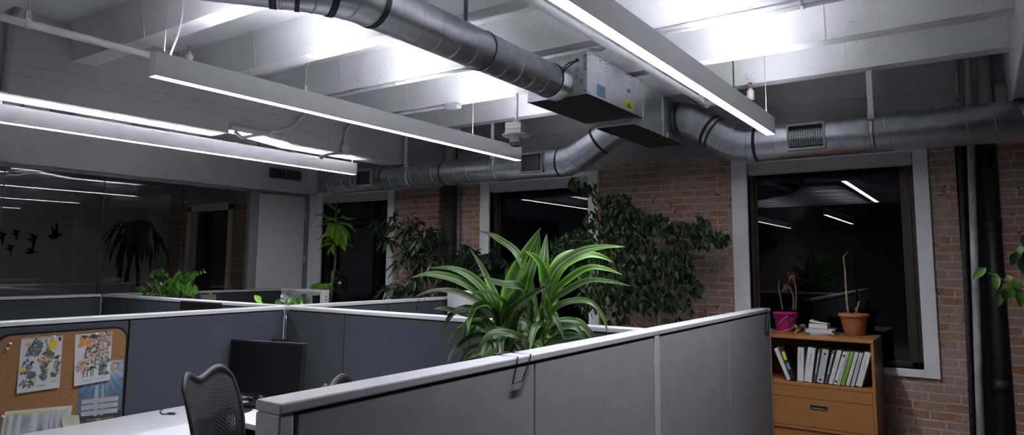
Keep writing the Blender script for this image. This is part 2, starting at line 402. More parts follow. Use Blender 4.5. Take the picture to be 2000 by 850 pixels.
# ------------------------------------------------------------------ windows in the brick wall
def window(c0, c1, o0, o1, n, rs, ls):
    cz0 = .83; cz1 = 2.65
    m = MB(); y0, y1 = WY - .028, WY + .26
    m.box(c0, o0, y0, WY + .02, cz0, cz1).box(o1, c1, y0, WY + .02, cz0, cz1).box(o0, o1, y0, WY + .02, cz0, ZB).box(o0, o1, y0, WY + .02, ZT, cz1)
    m.box(o0 - .02, o0, WY, y1, ZB, ZT).box(o1, o1 + .02, WY, y1, ZB, ZT).box(o0, o1, WY, y1, ZB - .02, ZB).box(o0, o1, WY, y1, ZT, ZT + .02)
    root = struct('window_%d' % n, m, 'white_trim', bevel=.004)
    f = MB(); a, b = WY + .06, WY + .13
    f.box(o0, o0 + ls, a, b, ZB, ZT).box(o1 - rs, o1, a, b, ZB, ZT).box(o0, o1, a, b, ZB, ZB + .045).box(o0, o1, a, b, ZT - .05, ZT)
    f.box(o0 + ls, o0 + ls + .02, a + .03, b, ZB, ZT).box(o1 - rs - .02, o1 - rs, a + .03, b, ZB, ZT).box(o1 - rs * .45, o1 - rs * .38, a - .008, b, ZB, ZT)
    put('window_frame', f, 'bronze', root, bevel=.003)
    put('glass_pane', MB().box(o0 + ls, o1 - rs, WY + .1, WY + .106, ZB + .04, ZT - .04), 'glass_window', root)
    s = MB().box(o0 + .006, o1 - .006, WY - .012, WY + .05, 2.50, 2.607)
    s.tube([(o0 + .01, WY + .02, 2.497), (o1 - .01, WY + .02, 2.497)], .007, 8)
    put('roller_shade', s, 'shade_fabric', root, bevel=.003)
window(*W[0], 1, .04, .03); window(*W[1], 2, .045, .05); window(*W[2], 3, .085, .035)
m = MB()
for a in ((-10.9, -10.78), (-9.72, -9.6)): m.box(a[0], a[1], WY - .02, WY + .2, .85, 2.6)
m.box(-10.9, -9.6, WY - .02, WY + .2, 2.5, 2.62).box(-10.9, -9.6, WY - .02, WY + .2, .83, .9)
r = struct('window_4', m, 'white_trim'); put('glass_pane', MB().box(-10.8, -9.7, WY + .1, WY + .106, .88, 2.55), 'glass_window', r)

# ------------------------------------------------------------------ glazed partition and door
m = MB().box(GX - .07, GX + .012, -.2, 5.15, 2.575, 2.612).box(GX - .07, GX + .012, -.2, 5.15, 0, .05)
m.box(GX - .08, GX + .014, 5.15, 5.262, 0, 2.612)
m.box(GX - .08, GX + .02, -.25, -.2, 0, 2.612)
root = struct('window_5', m, 'frame_grey', bevel=.003)
ys = [-.2, .72, 1.62, 2.50, 3.40, 4.275, 5.15]
for a, b in zip(ys, ys[1:]):
    put('glass_pane', MB().box(GX - .03, GX - .02, a + .003, b - .003, .05, 2.578), 'glass_wall', root)
mat('seal', (.05, .05, .052), .3, var=0); mat('steel', (.62, .62, .64), .3, metal=1, var=.05)
for y in ys[1:-1]: put('glass_joint', MB().box(GX - .031, GX - .018, y - .003, y + .003, .05, 2.578), 'seal', root)
# door: grey leaf, dark gap over it, metal frame and three hinges
m = MB().box(GX - .08, GX + .016, 6.005, 6.062, 0, 2.612).box(GX - .08, GX + .016, 5.262, 6.062, 2.590, 2.612)
for y in (6.012, 6.03, 6.048): m.box(GX + .016, GX + .021, y, y + .008, 0, 2.6)
root = struct('door_1', m, 'frame_grey', bevel=.002)
put('door_leaf', MB().hexa([(GX - .012, 5.975, .01), (GX + .03, 5.975, .01), (GX - .01, 5.285, .01), (GX - .052, 5.285, .01)], [(GX - .012, 5.975, 2.572), (GX + .03, 5.975, 2.572), (GX - .01, 5.285, 2.572), (GX - .052, 5.285, 2.572)]), 'door_paint', root, bevel=.003)
for z in (2.33, 1.72, 1.10):
    h = MB().tube([(GX + .033, 5.992, z - .06), (GX + .033, 5.992, z + .06)], .009, 10).box(GX + .016, GX + .032, 5.975, 6.008, z - .06, z + .06); put('hinge', h, 'steel', root)
h = MB().tube([(GX + .03, 5.36, 1.02), (GX + .085, 5.36, 1.02), (GX + .085, 5.48, 1.02)], .01, 10).lathe([(.027, 0), (.027, .012)], (GX + .02, 5.36, 1.02), (1, 0, 0)); put('door_handle', h, 'steel', root)
m = MB().box(GX, GX + .035, 6.1, WY - .028, 0, 2.62); struct('trim_1', m, 'white_trim', bevel=.004)

# ------------------------------------------------------------------ bird silhouettes stuck on the glass
mat('bird_black', (.001, .001, .001), 1, var=0, spec=0)
BIRD = [(-.5, -.10), (-.62, .06), (-.42, .04), (-.22, .10), (-.30, .42), (-.46, .62), (-.2, .52), (-.02, .34), (.02, .66), (.10, 1.0), (.22, .62), (.26, .24), (.44, .14), (.56, .18), (.70, .12), (.56, .06), (.36, -.06), (.1, -.2), (-.14, -.22)]
BIRD2 = [(-.62, .05), (-.45, .1), (-.3, .02), (-.12, .12), (-.34, .36), (-.5, .44), (-.2, .42), (.1, .3), (.36, .3), (.46, .22), (.3, .12), (.22, -.1), (.16, -.5), (.06, -.66), (.0, -.35), (-.1, -.14), (-.4, -.04)]
for (x, y, s, B, fl, lab) in ((107, 461, 15, BIRD, 1, 'largest black bird silhouette, wings raised, at the front of the flock on the glass'), (65, 468, 14, BIRD2, 1, 'black diving bird silhouette just behind the largest bird on the glass'),
        (31, 457, 11, BIRD2, 1, 'small black bird silhouette, topmost on the glass behind the diving bird'), (4, 463, 13, BIRD2, 1, 'black bird silhouette straddling the joint, rearmost of the flock on the glass'),
        (20, 486, 11, BIRD2, 1, 'smallest black bird silhouette, low on the glass under the rearmost ones'), (60, 493, 12, BIRD, 1, 'lowest black bird silhouette on the glass under the diving bird')):
    c = at(x, y, 'X', GX - .0175); k = s * 1.05 / 1314 * (c - EYEP).dot(FW) * 1.15
    pts = [c + V((0, px * k * 1.1, pz * k * 1.65)) for px, pz in B]
    if B is BIRD and s == 12: pts = [c + V((0, px * k * 1.2, pz * k * 1.05)) for px, pz in B]
    tag(put('bird_decal', MB().prism([p - V((.0015, 0, 0)) for p in reversed(pts)], (.0012, 0, 0)), 'bird_black', base=c), lab, 'decal', 'bird silhouettes on the glass wall')
# ------------------------------------------------------------------ pendant lights
mat('lamp_white', (.92, .925, .94), .4, var=.02, scale=10)
mat('cable_white', (.7, .7, .72), .5, var=0); mat('wire_steel', (.45, .45, .47), .35, metal=1, var=0)
emis('diffuser_glow', (.92, .925, 1.0), 36.0); emis('uplight_glow', (.92, .925, 1.0), 90.0)
LAMP_W, LAMP_SPREAD = 46.0, 112.0
LZ = EYE + .921; LH = .122; LW = .032
def pendant(x, y0, y1, label, cords):
    t = thing('pendant_light', (x, (y0 + y1) / 2, LZ), label, 'ceiling light', 'linear pendant lights')
    h = MB(); e = .0045
    h.box(x - LW, x - LW + e, y0, y1, LZ, LZ + LH).box(x + LW - e, x + LW, y0, y1, LZ, LZ + LH)
    h.box(x - LW + e, x + LW - e, y0 + e, y1 - e, LZ + .006, LZ + LH - .047)
    put('housing', h, 'lamp_white', t)
    for y in (y0, y1 - e): put('end_cap', MB().box(x - LW + e, x + LW - e, y, y + e, LZ, LZ + LH), 'lamp_white', t)
    put('diffuser', MB().box(x - LW + e, x + LW - e, y0 + e, y1 - e, LZ + .001, LZ + .005), 'diffuser_glow', t)
    put('uplight_lens', MB().box(x - LW + e, x + LW - e, y0 + e, y1 - e, LZ + LH - .0465, LZ + LH - .0455), 'uplight_glow', t)
    # the lensed optic under the diffuser throws most of its light downwards
    la = bpy.data.lights.new('lamp', 'AREA'); la.shape = 'RECTANGLE'; la.size = 2 * LW - .01; la.size_y = y1 - y0 - .02; la.energy = LAMP_W * (y1 - y0) / 3.25; la.color = (.92, .925, 1.0); la.spread = math.radians(LAMP_SPREAD)
    lo = bpy.data.objects.new('lamp', la); COL.objects.link(lo); lo.parent = t; lo.location = (0, 0, -.003)
    for kind, y in cords:
        if kind == 'w':
            put('suspension_cable', MB().tube([(x, y, LZ + LH - .01), (x, y, SLAB)], .0016, 6).lathe([(.0045, 0), (.0045, .02), (.002, .03)], (x, y, LZ + LH - .01), seg=8), 'wire_steel', t)
        else:
            put('power_cord', MB().tube(spline([(x + .005, y, LZ + LH - .02), (x + .004, y + .003, LZ + LH + .02), (x + .01, y + .03, LZ + LH + .13), (x + .012, y + .045, LZ + LH + .3), (x, y + .03, SLAB)], 16), .0042, 8), 'cable_white', t)
    return t
pendant(-1.165, 1.66, 4.90, 'white linear pendant light nearest the square metal duct box, on its right', [('w', 4.80), ('w', 1.9)])
pendant(-3.355, 1.675, 4.955, 'white linear pendant light in the middle, hung by a white cord at its near end', [('w', 1.73), ('c', 1.76), ('w', 4.28)])
pendant(-5.375, 1.50, 4.85, 'white linear pendant light farthest left, running under the concrete girder', [('w', 4.81), ('w', 1.7)])
pendant(-2.25, -3.87, -.60, 'white linear pendant light behind the camera, seen in the right window', [('w', -.75), ('w', -3.7)])
pendant(-3.8, -5.1, -1.80, 'second white linear pendant light behind the camera, seen at the window edge', [('w', -1.95), ('w', -4.9)])

t = thing('added_room_lamp', (-9.3, .8, 3.08), 'added lamp, out of view, that brightens the room behind the glass', 'ceiling light')  # added fill lamp, hidden above the glass, lifts the far wall's brightness
put('housing', MB().lathe([(.05, .0), (.06, .02), (.06, .06)], (-9.3, .8, 3.02), (0, 0, 1), 20), 'lamp_white', t); put('rod', MB().tube([(-9.3, .8, 3.07), (-9.3, .8, SLAB)], .008, 8), 'lamp_white', t)
la = bpy.data.lights.new('lamp', 'POINT'); la.energy = 11; la.shadow_soft_size = .04; la.color = (1, .96, .92); lo = bpy.data.objects.new('lamp', la); COL.objects.link(lo); lo.parent = t; lo.location = (0, 0, -.12)
# ------------------------------------------------------------------ ducts
def galvanised(name, col, rough):
    m, nt, out = nodes(name); L = nt.links.new; b = N(nt, 'ShaderNodeBsdfPrincipled'); b.inputs['Metallic'].default_value = 1; b.inputs['Roughness'].default_value = rough
    n = noise(nt, 9, 3); r = ramp(nt, [(.3, [c * .90 for c in col]), (.7, [c * 1.08 for c in col])]); L(n.outputs['Fac'], r.inputs['Fac']); L(r.outputs['Color'], b.inputs['Base Color'])
    L(b.outputs[0], out.inputs['Surface'])
galvanised('galvanised', (.56, .58, .62), .38); galvanised('sheet_metal', (.56, .57, .60), .36); mat('dark_sheet', (.035, .034, .033), .5, metal=.5, var=.2, scale=12)
mat('sealant', (.035, .033, .033), .55, var=.2, scale=30)
mat('grille_dark', (.010, .010, .011), .7, var=0)
mat('grille_wire', (.10, .10, .11), .5, metal=.7, var=0); mat('grille_bar', (.035, .035, .038), .6, var=0)
def helix(mb, a, b, r, pitch, rr=.0028, ph=0):
    a, b = V(a), V(b); d = (b - a); L = d.length; d.normalize(); u = V((0, 0, 1)); u = (u - d * u.dot(d)).normalized(); w = d.cross(u); n = int(L / pitch * 22)
    mb.tube([a + d * (L * i / n) + (u * math.cos(ph + 2 * PI * L * i / n / pitch) + w * math.sin(ph + 2 * PI * L * i / n / pitch)) * r for i in range(n + 1)], rr, 5)
def ring(a, d, r, wd, th=.003):
    d = V(d).normalized(); return MB().lathe([(r, 0), (r + th, 0), (r + th, wd), (r, wd)], V(a) - d * wd / 2, d, 32)
def bead(mb, a, d, r, k=.0035): 
    d = V(d).normalized(); mb.lathe([(r - .001, -.007), (r + k, -.003), (r + k, .003), (r - .001, .007)], a, d, 32)
DY = 5.45; R = .136; ZL = 2.640; ZH = 2.923; ZHL = 2.923
def grille(parent, x0, x1, z0, z1, y):
    f = MB(); b = .016
    f.box(x0, x1, y, y + .05, z1 - b, z1).box(x0, x1, y, y + .05, z0, z0 + b).box(x0, x0 + b, y, y + .05, z0 + b, z1 - b).box(x1 - b, x1, y, y + .05, z0 + b, z1 - b)
    g = put('grille_frame', f, 'frame_grey', parent)
    put('grille_back', MB().box(x0 + b, x1 - b, y + .03, y + .034, z0 + b, z1 - b), 'grille_dark', g)
    l = MB(); n = 14
    for i in range(1, n): x = x0 + b + (x1 - x0 - 2 * b) * i / n; l.box(x - .0016, x + .0016, y + .004, y + .008, z0 + b, z1 - b)
    for i in range(1, 11): z = z0 + b + (z1 - z0 - 2 * b) * i / 11; l.box(x0 + b, x1 - b, y + .008, y + .011, z - .0016, z + .0016)
    put('grille_mesh', l, 'grille_bar', g)
# right-hand run
PR = [V((x, DY, z)) for x, z in ((-2.0605, ZH), (-1.995, 2.918), (-1.915, 2.885), (-1.625, 2.690), (-1.545, 2.652), (-1.455, ZL))]
t = thing('air_duct', (-1.4, DY, ZL), 'round galvanised duct stepping down right from the metal plenum above the window', 'duct')
m = MB().tube(PR + [V((2.5, DY, ZL))], R, 40)
helix(m, (-1.30, DY, ZL), (1.6, DY, ZL), R, .155)
for i in (1, 2, 3, 4, 5): bead(m, PR[i], PR[i] - PR[i - 1], R)
put('pipe', m, 'galvanised', t)
for x, z, d, wd in ((-2.03, ZH, (1, 0, 0), .022), (-1.775, 2.791, (.8, 0, -.54), .026), (-1.735, 2.764, (.8, 0, -.54), .02), (-1.40, ZL, (1, 0, 0), .024)):
    put('joint_band', ring((x, DY, z), d, R, wd, .0035), 'sealant', t)
grille(t, -1.147, -.880, 2.545, 2.745, DY - R - .012); DUCT_R = t
# left-hand run
PL = [V((x, DY, z)) for x, z in ((-2.402, ZHL), (-2.55, 2.918), (-2.65, 2.895), (-2.955, 2.715), (-3.045, 2.668), (-3.14, ZL))]
t = thing('air_duct', (-3.5, DY, ZL), 'long round galvanised duct running left from the plenum, closed at the door end', 'duct')
m = MB().tube(PL + [V((-6.37, DY, ZL))], R, 40)
helix(m, (-6.32, DY, ZL), (-3.65, DY, ZL), R, .155)
for i in (1, 2, 3, 4, 5): bead(m, PL[i], PL[i] - PL[i - 1], R)
m.lathe([(R, 0), (R + .004, 0), (R + .004, .03), (.0, .036)], (-6.36, DY, ZL), (-1, 0, 0), 40)
put('pipe', m, 'galvanised', t)
for x, z, d, wd in ((-2.80, 2.807, (-.86, 0, -.51), .022), (-3.20, ZL, (1, 0, 0), .018), (-4.62, ZL, (1, 0, 0), .02), (-5.50, ZL, (1, 0, 0), .016)):
    put('joint_band', ring((x, DY, z), d, R, wd, .0035), 'sealant', t)
grille(t, -3.575, -3.325, 2.545, 2.735, DY - R - .012); grille(t, -5.88, -5.60, 2.55, 2.735, DY - R - .012); DUCT_L = t
# trunk
TX, TZ, TR = -2.25, EYE + 1.196, .1125
d2 = V((-.62, -.785, 0)).normalized()
B0 = V((TX, 1.86, TZ)); PT = [V((TX, 3.774, TZ)), V((TX, 2.08, TZ)), V((TX - .012, 1.97, TZ)), V((TX - .075, 1.83, TZ)), V((TX - .155, 1.72, TZ))]
PT.append(PT[-1] + d2 * 4.6)
t = thing('air_duct', (TX, 2.6, TZ), 'large round galvanised trunk duct entering the metal box from the upper left', 'duct')
m = MB().tube(PT, TR, 44)
helix(m, PT[1] + V((0, .1, 0)), PT[0] - V((0, .12, 0)), TR, .145, .0022, 1); helix(m, PT[4] + d2 * 1.5, PT[4] + d2 * .1, TR, .145, .0022)
for i in (1, 2, 3, 4): bead(m, PT[i], PT[i] - PT[i - 1], TR)
m.lathe([(TR, 0), (TR + .0015, .0), (TR + .002, .088), (TR + .006, .097), (TR + .006, .103)], (TX, 3.671, TZ), (0, 1, 0), 44)
put('pipe', m, 'galvanised', t)
for c, d, wd in ((PT[1] + V((0, .02, 0)), (0, 1, 0), .035), ((PT[2] + PT[3]) / 2, PT[3] - PT[2], .03), (PT[4] + d2 * .03, d2, .03), (PT[3].lerp(PT[4], .5), PT[4] - PT[3], .02), (V((TX, 3.662, TZ)), (0, 1, 0), .014), (V((TX, 2.93, TZ)), (0, 1, 0), .012)):
    put('joint_band', ring(c, d, TR + .0005, wd, .0035), 'sealant', t)
put('hanger_rod', MB().box(TX - .012, TX + .012, 2.79, 2.796, TZ + TR - .005, SLAB), 'grille_wire', t)

# ------------------------------------------------------------------ duct box with plenum
bx0, bx1, by0, by1, bz0, bz1 = -2.485, -2.024, 3.775, 4.66, 2.783, 3.062
t = thing('duct_unit', (-2.25, 4.3, bz0), 'square galvanised air terminal box with stickers between trunk duct and plenum', 'air unit')
m = MB().box(bx0, bx1, by0, by1, bz0, bz1).box(bx0 - .004, bx1 + .004, by0 - .003, by0 + .02, bz0 - .003, bz0 + .006).box(bx1 - .003, bx1 + .006, by1 - .012, by1 + .012, bz0 - .06, bz1 + .02)
m.box(bx0, bx0 + .25, by0 - .002, by0, bz0 + .004, bz1 - .004)
mbox = m; m = MB(); random.seed(2)
for x, z in ((bx0 + .015, bz0 + .02), (bx1 - .015, bz0 + .02), (bx1 - .01, bz1 - .02), (bx0 + .24, bz0 + .015), (bx1 - .008, bz0 + .16), (bx0 + .015, bz1 - .02)): m.lathe([(.005, 0), (.003, .004)], (x, by0 - .001, z), (0, -1, 0), 8)
for y, z in ((by0 + .03, bz0 + .01), (by0 + .3, bz1 - .012), (by1 - .05, bz1 - .012), (by1 - .05, bz0 + .02), (by0 + .45, bz0 + .01), (by0 + .03, bz1 - .015)): m.lathe([(.005, 0), (.003, .004)], (bx1, y, z), (1, 0, 0), 8)
for x, y in ((bx0 + .1, by0 + .35), (bx0 + .2, by0 + .1), (bx0 + .22, by0 + .5), (bx1 - .08, by0 + .12), (bx1 - .1, by0 + .5), (bx1 - .15, by0 + .3)): m.lathe([(.005, 0), (.003, .004)], (x, y, bz0), (0, 0, -1), 8)
off = len(mbox.v); mbox.v += m.v
for f_, s_ in zip(m.f, m.smooth): mbox.face([i + off for i in f_], 1, (1, 1, 1), None, s_)
put('box', mbox, ['sheet_metal', 'sealant'], t, bevel=.0015)
m = MB().box(-2.39, -2.073, by1 - .06, 5.615, 2.733, 3.07).box(-2.40, -2.063, by1 + .5, by1 + .512, 2.728, 3.075).box(-2.075, -2.060, 5.25, 5.65, 2.735, 2.775)
put('plenum', m, 'galvanised', t, bevel=.004)
put('bottom_panel', MB().box(bx0 + .004, bx1 - .004, by0 + .004, by1 - .07, bz0 - .0045, bz0 - .0032).box(-2.386, -2.077, by1 - .056, 5.611, 2.7265, 2.7325), 'dark_sheet', t)
for n, lab, c, q in (('label_sticker', 'white printed label', (.62, .63, .64), [(1168, 114), (1183.5, 122), (1183.5, 147), (1168, 138)]), ('label_sticker', 'white printed label', (.62, .63, .64), [(1219, 142), (1233, 149), (1233, 173), (1219, 166)]),
                     ('label_sticker', 'blue square sticker', (.10, .22, .33), [(1166, 163), (1182.5, 171), (1182.5, 194), (1166, 186)]), ('label_sticker', 'small blue sticker', (.08, .24, .38), [(1225, 173), (1231, 176), (1231, 182.5), (1225, 179.5)]),
                     ('label_sticker', 'yellow warning sticker', (.62, .56, .03), [(1220, 194.5), (1237.5, 202), (1237.5, 217.5), (1220, 210)]), ('label_sticker', 'small barcode label', (.45, .46, .47), [(1187.5, 156), (1191.5, 158), (1191.5, 169), (1187.5, 167)]),
                     ('label_sticker', 'small white tag', (.5, .5, .52), [(1220, 181), (1225, 183.5), (1225, 189), (1220, 186.5)]), ('label_sticker', 'small white tag', (.5, .5, .52), [(1232, 187), (1238, 189.5), (1238, 195), (1232, 192.5)])):
    P4 = [at(x, y, 'X', bx1 + .0008) for x, y in q]; k = MB().poly(list(reversed(P4)), 0, c); mid = lambda u, v: (P4[0] * (1 - u) + P4[1] * u) * (1 - v) + (P4[3] * (1 - u) + P4[2] * u) * v
    random.seed(int(q[0][0]))
    def bar(u0, u1, v0, v1, cc, k=k, mid=mid): k.poly([p + V((.0006, 0, 0)) for p in (mid(u0, v1), mid(u1, v1), mid(u1, v0), mid(u0, v0))], 0, cc)
    if 'printed' in lab:
        bar(.1, .45, .06, .14, (.1, .1, .1))
        for i in range(8): bar(.1, .1 + random.uniform(.2, .55), .2 + i * .095, .225 + i * .095, (.25, .25, .26))
        for v in (.12, .45, .72): bar(.78, .9, v, v + .1, (.05, .05, .05))
    if 'yellow' in lab:
        P5 = [mid(.5, .12), mid(.86, .82), mid(.14, .82)]; k.poly([p + V((.0006, 0, 0)) for p in P5[::-1]], 0, (.16, .13, .01))
        for i in range(3): bar(.2, .8, .62 + i * .1, .65 + i * .1, (.5, .45, .03))
    if lab.startswith('blue'):
        for i in range(5): bar(.15 + i * .15, .22 + i * .15, .68, .78, (.3, .42, .5))
    o = put(n, k, 'print_ink' if 'print_ink' in MATS else printed('print_ink'), t, ink=True); o['label'] = lab
mat('marker', (.012, .012, .014), .6, var=0)
def mark(txt, x, y, h): 
    p = at(x, y, 'Y', by0 - .003); put('lettering', text_mesh(MB(), txt, p, (0, 0, -1), (1, 0, 0), h, off=.0006), 'marker', t)
mark('607660', 1139.5, 107, .026); mark('52-10', 1123.5, 132, .023); mark('#1', 1133, 154.5, .030); mark('RH', 1114, 167, .024)
P4 = [at(x, y, 'Y', by0 - .0028) for x, y in ((1118, 106), (1133.5, 104.5), (1133.5, 115), (1118, 116.5))]
k = MB().poly(P4[::-1], 0, (.6, .6, .62)); o = put('label_sticker', k, 'print_ink', t, ink=True); o['label'] = 'white label on the front'
mat('black_cable', (.012, .012, .013), .5, var=0)
a, b = at(1127.5, 118, 'Y', by0 - .01), at(1097, 150, 'Y', by0 - .1)
m = MB()
for k in (0, 1): m.tube(spline([a, a + V((-.03, -.06, -.03 - .02 * k)), (a + b) / 2 + V((.01, -.08, -.015 - .02 * k)), b + V((0, 0, -.012 * k))], 14), .0045, 8)
m.lathe([(.012, 0), (.012, .01), (.005, .016)], at(1127.5, 118, 'Y', by0), (0, -1, 0), 12)
put('control_cable', m, 'black_cable', t)
mat('flex_white', (.55, .55, .57), .5, var=.05)
m = MB(); pp = spline([at(1152, 97, 'Z', bz1 + .015), at(1172, 97, 'Z', bz1 + .02), at(1185, 90, 'Z', bz1 + .012), at(1205, 88, 'Z', bz1 + .01), at(1235, 78, 'Z', bz1 + .01)], 60)
m.tube(pp, [.011 if i % 2 else .0135 for i in range(len(pp))], 8)
tag(put('flexible_conduit', m, 'flex_white', base=pp[0]), 'white ribbed flexible conduit over the top of the square duct box', 'conduit')

# ------------------------------------------------------------------ sprinkler pipes
mat('pipe_paint', (.58, .58, .60), .45, var=.05, scale=12, bump=.05); mat('brass', (.55, .30, .10), .35, metal=1, var=.15)
mat('pipe_grey', (.33, .33, .335), .6, var=.12, scale=20)
def sprinkler(parent, p, s=1.0):
    p = V(p)
    put('fitting', MB().lathe([(.030 * s, -.01), (.031 * s, .02), (.027 * s, .04), (.030 * s, .045), (.030 * s, .058), (.02 * s, .066), (.016 * s, .078)], p, seg=16), 'pipe_paint', parent)
    h = MB().lathe([(.011, .074), (.011, .09), (.006, .092)], p, seg=10); a = p + V((0, 0, .09)); b = p + V((0, 0, .118))
    for sg in (-1, 1): h.tube([a + V((.006 * sg, 0, 0)), a + V((.014 * sg, 0, .012)), b + V((.003 * sg, 0, 0))], .0022, 6)
    h.lathe([(.004, 0), (.019, .002), (.019, .004), (.003, .006)], b, seg=14)
    put('sprinkler_head', h, 'brass', parent)
def pipe_thing(label, pts, r, heads, clips=(), s=1.0):
    t = thing('sprinkler_pipe', pts[0], label, 'pipe'); m = MB().tube(pts, r, 16)
    for p in pts[1:-1]: m.ball(p, r * 1.35)
    put('pipe', m, 'pipe_paint', t)
    for h in heads: sprinkler(t, h, s)
    for c in clips:
        c = V(c); k = MB().tube([c + V((0, 0, r)), V((c.x, c.y, SLAB))], .0045, 6).lathe([(r + .001, -.014), (r + .004, -.014), (r + .004, .014), (r + .001, .014)], c, (0, 1, 0), 18).box(c.x - .012, c.x + .012, c.y - .014, c.y + .014, c.z + r, c.z + r + .05)
        put('pipe_hanger', k, 'pipe_paint', t)
    return t
h2 = at(895, 256, 'X', -4.38)
pipe_thing('white sprinkler pipe crossing behind the middle light, with two brass heads', [(-4.38, -2, 3.02), (-4.38, h2.y, 3.02), ], .0235, [(-4.38, 2.425, 3.025), (-4.38, h2.y - .01, 3.02)], [(-4.38, 1.475, 3.02), (-4.38, 3.4, 3.02)])
pipe_thing('white sprinkler pipe in the dark bay between girder and glass wall', [(-6.5, -2, 2.885), (-6.5, 4.80, 2.885)], .022, [(-6.5, 2.205, 2.885), (-6.5, 4.72, 2.885)], [(-6.5, 1.6, 2.885), (-6.5, 4.0, 2.885)])
e2 = at(1380, 203, 'Z', 2.948); q2 = at(1466, 187, 'Y', e2.y)
pipe_thing('white sprinkler pipe beside the right light, turning right to one brass head', [(e2.x, -2, 2.948), (e2.x, e2.y, 2.948), (q2.x, e2.y, 2.948)], .0235, [(q2.x, e2.y, 2.945)], [(e2.x, e2.y - .12, 2.948), (e2.x, 1.2, 2.948)], .9)
rx = at(1433, 165, 'Y', e2.y).x
tag(put('threaded_rod', MB().tube([(rx, e2.y, 2.965), (rx, e2.y, SLAB)], .006, 8).lathe([(.012, 0), (.012, .012)], (rx, e2.y, 2.962), seg=6), 'grille_wire', base=(rx, e2.y, 2.96)), 'thin dark threaded rod above the right light beside the brass sprinkler', 'rod')

# conduits along the joists
def conduit(name, pts, r, label, matn='pipe_paint', clips=True):
    m = MB().tube(pts, r, 10)
    if clips:
        P = spline(pts, 10) if len(pts) > 2 else spline(pts, 6)
        for a, b in list(zip(P, P[1:]))[1:-1:2]: m.lathe([(r, -.01), (r + .004, -.01), (r + .004, .01), (r, .01)], a, b - a, 10)
    return tag(put(name, m, matn, base=pts[0]), label, 'conduit')
j3 = JY[2]
conduit('conduit', [(-4.85, j3 + .04, SOF - .014), (-2.45, j3 + .04, SOF - .014)], .013, 'thin white conduit under the joist between the middle light and the trunk duct')
conduit('conduit', [(-1.60, j3 + .03, SOF - .014), (.2, j3 + .03, SOF - .014)], .013, 'white conduit under the joist right of the right light, the one nearer the camera')
conduit('conduit', [(-1.60, j3 + .085, SOF - .016), (.2, j3 + .085, SOF - .016)], .015, 'white conduit under the joist right of the right light, the one nearer the windows')
bxp = at(884, 209.5, 'Y', JY[1] + .02)
conduit('conduit', [(-4.9, JY[1] + .03, SOF - .018), (bxp.x - .04, JY[1] + .03, SOF - .022)], .013, 'thin white conduit ending at the small round-ended junction box')
m = MB()
n = 14; L2 = .045
m.prism([(bxp.x + (L2 if math.cos(2 * PI * i / n) > 0 else -L2) + .027 * math.cos(2 * PI * i / n), JY[1] - .012, SOF - .028 + .027 * math.sin(2 * PI * i / n)) for i in range(n)], (0, .07, 0))
mat('box_grey', (.33, .33, .35), .5, var=.05)
tag(put('junction_box', m, 'box_grey', base=bxp, bevel=.004), 'small grey junction box on the joist left of the fire strobe', 'junction box')
def gx(*p): return [at(x, y, 'X', -5.186) for x, y in p]
conduit('conduit', gx((459, 257), (472, 269), (520, 261), (568, 250), (597, 222)), .014, 'bent white conduit crossing the chipped edge of the girder', clips=False)
q = gx((470, 252), (524, 262)); tag(put('conduit_sleeve', MB().tube([q[0] + V((-.012, -.10, .004)), q[1] + V((-.012, 0, .0))], .028, 12), 'pipe_paint', base=q[0]), 'short thick white pipe sleeve in the chipped gap of the girder', 'pipe')
q = gx((690, 240), (681, 248), (675, 260), (673, 288)); t = thing('conduit', q[-1], 'curved white conduit dropping into a small box on the girder face', 'conduit')
put('conduit_tube', MB().tube(q, .016, 10), 'pipe_paint', t)
c = at(672, 293, 'X', -5.185); put('outlet_box', MB().box(-5.2, -5.15, c.y - .035, c.y + .035, c.z - .05, c.z + .045), 'pipe_paint', t, bevel=.004)
q = [at(x, y, 'X', -5.19) for x, y in ((668, 299), (640, 302), (628, 306))]
put('conduit_elbow', MB().tube(q, .014, 10).ball(q[-1] - V((0, 0, .004)), .019, (1, 1.3, 1.2)), 'pipe_paint', t)
conduit('conduit', [at(x, y, 'X', -5.165) for x, y in ((64, 2), (46, 8), (33, 18), (25, 33), (20, 60), (15, 120), (8, 172), (7, 180))], .021, 'grey painted conduit bending down the girder at the far left', 'pipe_grey', clips=False)

# straps that hang the long ducts: parts of the duct they carry
for x, par in ((-.578, DUCT_R), (-3.925, DUCT_L), (-5.10, DUCT_L)):
    m = MB().box(x - .018, x + .018, 5.325, 5.331, ZL + .09, SOF).lathe([(R + .0008, -.017), (R + .003, -.017), (R + .003, .017), (R + .0008, .017)], (x, DY, ZL), (1, 0, 0), 40, 1).box(x - .022, x + .022, 5.321, 5.335, ZL + .085, ZL + .13)
    put('hanger_strap', m, ['pipe_paint', 'galvanised'], par)

# ------------------------------------------------------------------ fire strobe on a drop rod
sy = 4.5; c = at(1009, 252, 'Y', sy); s = (at(1028, 252, 'Y', sy) - at(990, 252, 'Y', sy)).x * .72
t = thing('fire_strobe', (c.x, sy, c.z), 'white square ceiling box with round plate and fire strobe on a rod', 'alarm')
ax = V((math.cos(.16), math.sin(.16), 0)); ay = V((-ax.y, ax.x, 0)); hz = .022
put('mounting_rod', MB().tube([(c.x, sy, c.z + .04), (c.x, sy, SOF)], .0125, 12).lathe([(.02, 0), (.02, .03), (.014, .035)], (c.x, sy, c.z + .045), seg=12), 'pipe_paint', t)
m = MB().obox((c.x, sy, c.z + .02), ax, ay, (0, 0, 1), s * .5, s * .5, .026).obox((c.x, sy, c.z - .028), ax, ay, (0, 0, 1), s * .48, s * .48, .019)
for k in (-.45, .1):
    for zz in (.022, -.028): m.lathe([(.011, 0), (.011, .0004), (.009, .0005)], V((c.x, sy, c.z + zz)) - ay * (s * .5) + ax * (s * k), -ay, 14)
